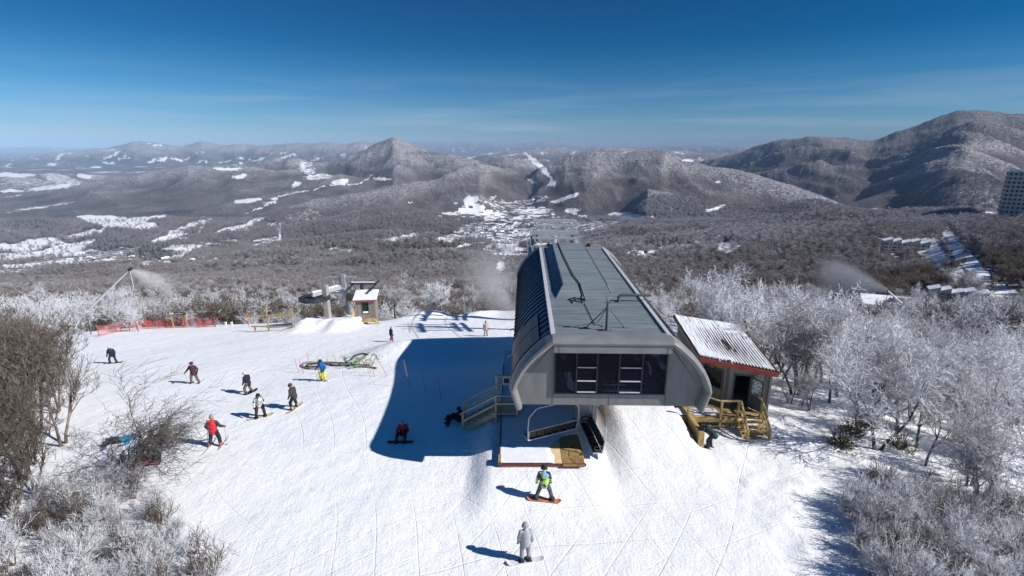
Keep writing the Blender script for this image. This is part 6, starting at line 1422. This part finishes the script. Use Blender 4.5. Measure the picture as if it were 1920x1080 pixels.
# hotel tower on the right ridge
HX, HY, hz0 = B_HOTEL.x-6, B_HOTEL.y, B_HOTEL.z; hsc = (HY*.0926)/41.0
ht = empty('hotel_tower', (HX+6, HY, hz0-1), R(-40), 'ten storey pale hotel block with rows of dark balconies on the right ridge', 'hotel'); ht.scale = (hsc, hsc, hsc)
hb_ = MB(); WX, WY, FH, NF = 44.0, 20.0, 3.5, 10
hb_.box((WX/2-4, WY/2, NF*FH/2+2.5), (WX, WY, NF*FH+5)); hw = hb_.build('wall', M_HOTEL, ht)
for f in range(NF):
    for i in range(14):
        if True: b = MB(); b.box((-4+1.7+i*3.1, -.12, 6.2+f*FH), (1.75, .3, 1.7)); b.build('balcony_opening', M_HWIN, ht)
    for i in range(5): b = MB(); b.box((-4.12, 2.2+i*3.9, 6.2+f*FH), (.3, 2.0, 1.7)); b.build('window', M_HWIN, ht)
for x in (3, 14, 26): b = MB(); b.box((x, -.1, 2.0), (4.2, .4, 3.4)); b.build('entrance', M_HWIN, ht)
for i in range(5): b = MB(); b.prism([(-4+i*8.8+.6, 2), (-4+i*8.8+7.6, 2), (-4+i*8.8+7.6, 12), (-4+i*8.8+.6, 12)], NF*FH+5, lambda p_, i=i: NF*FH+5+(3.4 if abs(p_[0]-(-4+i*8.8+.6)) < .1 else 1.2)); b.build('roof_tower', M_RSNOW, ht)
b = MB(); b.box((10, -8, .8), (70, 14, .8)); o = b.build('terrace', M_RSNOW, ht)
# two stepped condominium blocks
def condo(px_, py_, Y, rz, n, lab, sc=1.0):
    z = Y.z; sc = sc*Y.y/960.0; t = empty('condominium', (Y.x, Y.y, z-1), rz, lab, 'building', 'stepped condominium blocks by the road'); t.scale = (sc, sc, sc)
    for i in range(n):
        x = (i-(n-1)/2)*7.5; y = (i % 2)*2.6; h = 11-.6*(i % 3)
        b = MB(); b.prism([(x-3.75, y), (x+3.75, y), (x+3.75, y+11), (x-3.75, y+11)], -3, lambda p_, x=x, h=h: h+(3.0 if p_[0] > x else .2)); b.build('wall', M_CONDO, t)
        b = MB(); b.prism([(x-4.0, y-.4), (x+3.9, y-.4), (x+3.9, y+11.3), (x-4.0, y+11.3)], lambda p_, x=x, h=h: h+(3.05 if p_[0] > x else .15), lambda p_, x=x, h=h: h+(3.5 if p_[0] > x else .6)); b.build('roof', M_RSNOW, t)
        for f in range(3):
            b = MB(); b.box((x-1.3, y-.06, 2.0+f*3.1), (2.6, .25, 1.9)); b.build('balcony_opening', M_HWIN, t)
            b = MB(); b.box((x+2.1, y-.06, 2.2+f*3.1), (1.2, .2, 1.3)); b.build('window', M_HWIN, t)
            b = MB(); b.box((x-1.3, y-1.0, 1.0+f*3.1), (3.0, 1.8, .18)); b.box((x-1.3, y-1.85, 1.6+f*3.1), (3.0, .1, 1.0)); b.build('balcony', M_CONDO, t)
condo(1697, 468, B_C1, R(-24), 5, 'stepped condominium block with snowy roofs higher up the road', 66/38*1.12)
condo(1790, 560, B_C2, R(-30), 5, 'larger stepped condominium block with snowy roofs lower down the road', 82/38*1.12)
# lodge with a white roof in the frosted wood
lg = empty('lodge', (B_LODGE.x, B_LODGE.y, B_LODGE.z+1.5), R(-20), 'lodge with a broad snow white roof seen over the frosted trees', 'building'); ls_ = 80/25*B_LODGE.y*1.05/960; lg.scale = (ls_, ls_, ls_)
MB().box((0, 0, 3), (22, 13, 8)).build('wall', M_CONDO, lg)
b = MB(); b.add([(-12.5, -8, 6.6), (12.5, -8, 6.6), (12.5, 0, 10.6), (-12.5, 0, 10.6), (12.5, 8, 6.6), (-12.5, 8, 6.6), (-12.5, -8, 6.2), (12.5, -8, 6.2), (12.5, 8, 6.2), (-12.5, 8, 6.2)], [(0, 1, 2, 3), (3, 2, 4, 5), (0, 6, 7, 1), (4, 8, 9, 5), (1, 7, 8, 4, 2), (0, 3, 5, 9, 6), (6, 9, 8, 7)]); b.build('roof', M_RSNOW, lg)
for i in range(5): b = MB(); b.box((-8+i*4, -6.56, 3.6), (2.0, .2, 1.8)); b.build('window', M_HWIN, lg)
MB().box((5.5, -3.5, 10.0), (4.2, 3.6, 2.0)).build('dormer', M_CONDO, lg)
# chalets and houses: each one its own thing, three bodies shared
M_WALLB = nmat('brown timber wall', (.24, .17, .12), .8); M_WALLW = nmat('pale house wall', (.55, .53, .5), .8)
def house_parts(w, d, h, pitch, wm, rm):
    b = MB(); b.add([(-w/2, -d/2, -3), (w/2, -d/2, -3), (w/2, d/2, -3), (-w/2, d/2, -3), (-w/2, -d/2, h), (w/2, -d/2, h), (w/2, d/2, h), (-w/2, d/2, h), (-w/2, 0, h+pitch), (w/2, 0, h+pitch)], [(0, 1, 5, 4), (1, 2, 6, 9, 5), (2, 3, 7, 6), (3, 0, 4, 8, 7), (3, 2, 1, 0)])
    for x in (-w*.3, w*.05, w*.32): b.mat(1); b.box((x, -d/2-.04, h*.5), (w*.12, .1, h*.4))
    w_ = b.build('wall', [wm, M_HWIN]); r_ = MB(); e = .7
    r_.add([(-w/2-e, -d/2-e, h-.25), (w/2+e, -d/2-e, h-.25), (w/2+e, 0, h+pitch+.15), (-w/2-e, 0, h+pitch+.15), (w/2+e, d/2+e, h-.25), (-w/2-e, d/2+e, h-.25), (-w/2-e, -d/2-e, h-.6), (w/2+e, -d/2-e, h-.6), (w/2+e, d/2+e, h-.6), (-w/2-e, d/2+e, h-.6)], [(0, 1, 2, 3), (3, 2, 4, 5), (0, 6, 7, 1), (4, 8, 9, 5), (1, 7, 8, 4, 2), (0, 3, 5, 9, 6)])
    r = r_.build('roof', rm); md = (w_.data, r.data); 
    for o in (w_, r): bpy.data.objects.remove(o)
    return md
HP = [house_parts(13, 9, 4.5, 3.2, M_WALLB, M_RSNOW), house_parts(11, 9, 5, 3.4, M_WALLB, M_RGREY), house_parts(16, 10, 4, 2.6, M_WALLW, M_RSNOW), house_parts(12, 8, 4, 2.6, M_WALLW, M_RGREY)]
HR = random.Random(12)
def house(px_, py_, k_, s, lab, group):
    p = hit(px_, py_, 150, 9000)
    if p is None: return
    t = empty('house', (p.x, p.y, p.z+.5), HR.uniform(-.7, .7), lab, 'house', group); t.scale = (s, s, s); link('wall', HP[k_][0], t); link('roof', HP[k_][1], t)
CH = [(1255, 447, 0), (1268, 475, 1), (1282, 468, 0), (1296, 463, 1), (1310, 460, 0), (1322, 457, 1), (1340, 452, 1), (1352, 450, 0), (1364, 447, 3), (1378, 450, 1), (1180, 482, 0), (1187, 490, 1), (1195, 478, 2), (1172, 492, 0), (1208, 475, 1), (1200, 486, 0)]
for (a, b_, k_) in CH: house(a, b_, k_, .85, 'mountain chalet in the cluster right of the terminal roof, among many alike', 'chalets right of the terminal roof')
n_ = 0
for i in range(120):
    u = HR.gauss(0, 1); v = HR.gauss(0, 1); a = 955+55*u; b_ = 418+22*v+.10*(a-955)
    if 968 < a < 1100 and b_ > 425: continue
    house(a, b_, HR.choice((2, 2, 3, 0, 1)), 1.6, 'small village house in the valley behind the terminal, among many alike', 'village houses in the valley'); n_ += 1
    if n_ >= 74: break
for i in range(44): house(HR.uniform(90, 430), HR.uniform(472, 505), HR.choice((2, 3, 0)), 1.0, 'small farmhouse on the snowy valley floor at the left, among many alike', 'valley houses at the left')
# a car on the road by the condominiums
p = hit(1826, 512, 150, 900); cr_ = empty('parked_car', p, R(60), 'dark car on the snowy road between the two condominium blocks', 'car')
b = MB(); b.box((0, 0, .75), (4.5, 1.8, .7), bev=.2); b.box((-.2, 0, 1.35), (2.5, 1.6, .6), bev=.25); b.build('body', M_HWIN, cr_)
for x in (-1.4, 1.4):
    for y in (-.85, .85): b = MB(); b.tube([(x, y-.1, .35), (x, y+.1, .35)], .35, 12); b.build('wheel', M_BLACK, cr_)
# ------------------------------------------------------------------ snow plumes
def plume(name, a, b_, r0, r1, dens, lab):
    a = Vector(a); b_ = Vector(b_); d = b_-a; Ln = d.length; m = bpy.data.materials.new(name); m.use_nodes = True; k = NT(m); n = m.node_tree; n.nodes.clear()
    o = n.nodes.new('ShaderNodeOutputMaterial'); v = n.nodes.new('ShaderNodeVolumePrincipled'); v.inputs['Color'].default_value = (.95, .96, 1, 1); v.inputs['Anisotropy'].default_value = -.4
    tc = k.n('TexCoord'); sp = k.n('SeparateXYZ'); k.l(tc.outputs['Object'], sp.inputs[0]); x = k.math('MULTIPLY', sp.outputs[0], 1/Ln, True)
    rad = k.math('ADD', k.math('MULTIPLY', x, (r1-r0)), r0); rr2 = k.math('SQRT', k.math('ADD', k.math('MULTIPLY', sp.outputs[1], sp.outputs[1]), k.math('MULTIPLY', sp.outputs[2], sp.outputs[2])))
    f = k.math('SUBTRACT', 1.0, k.math('DIVIDE', rr2, rad), True); nz = k.n('TexNoise', i_Scale=2.2/r1, i_Detail=4.0); k.l(tc.outputs['Object'], nz.inputs['Vector'])
    g = k.math('MULTIPLY', k.math('MULTIPLY', f, f), k.ramp(nz.outputs['Fac'], [(.32, 0.0), (.65, 1.0)]))
    fall = k.math('MULTIPLY', k.math('SUBTRACT', 1.0, x, True), k.math('DIVIDE', r0*2.2, rad)); k.l(k.math('MULTIPLY', k.math('MULTIPLY', g, fall), dens), v.inputs['Density']); k.l(v.outputs[0], o.inputs['Volume'])
    mb = MB(); mb.tube([(0, 0, 0), (Ln, 0, 0)], [r0*1.05, r1*1.05], 20); ob_ = mb.build(name, m); ob_.location = a; ob_.rotation_euler = d.to_track_quat('X', 'Z').to_euler(); tag(ob_, lab, None, None, 'stuff'); ob_['category'] = 'snow spray'; return ob_
plume('snow_plume', g1, at(330, 545, 70), .3, 3.2, 4, 'white snow spray blown right from the long lance at the left')
plume('snow_plume', g2, at(1530, 508, 185), .9, 13, 6, 'white snow spray blown left from the lance by the lodge')

plume('snow_mist', at(965, 606, 66), at(900, 470, 135), 2.5, 13, .22, 'thin drifting snow mist left of the rear end of the terminal')
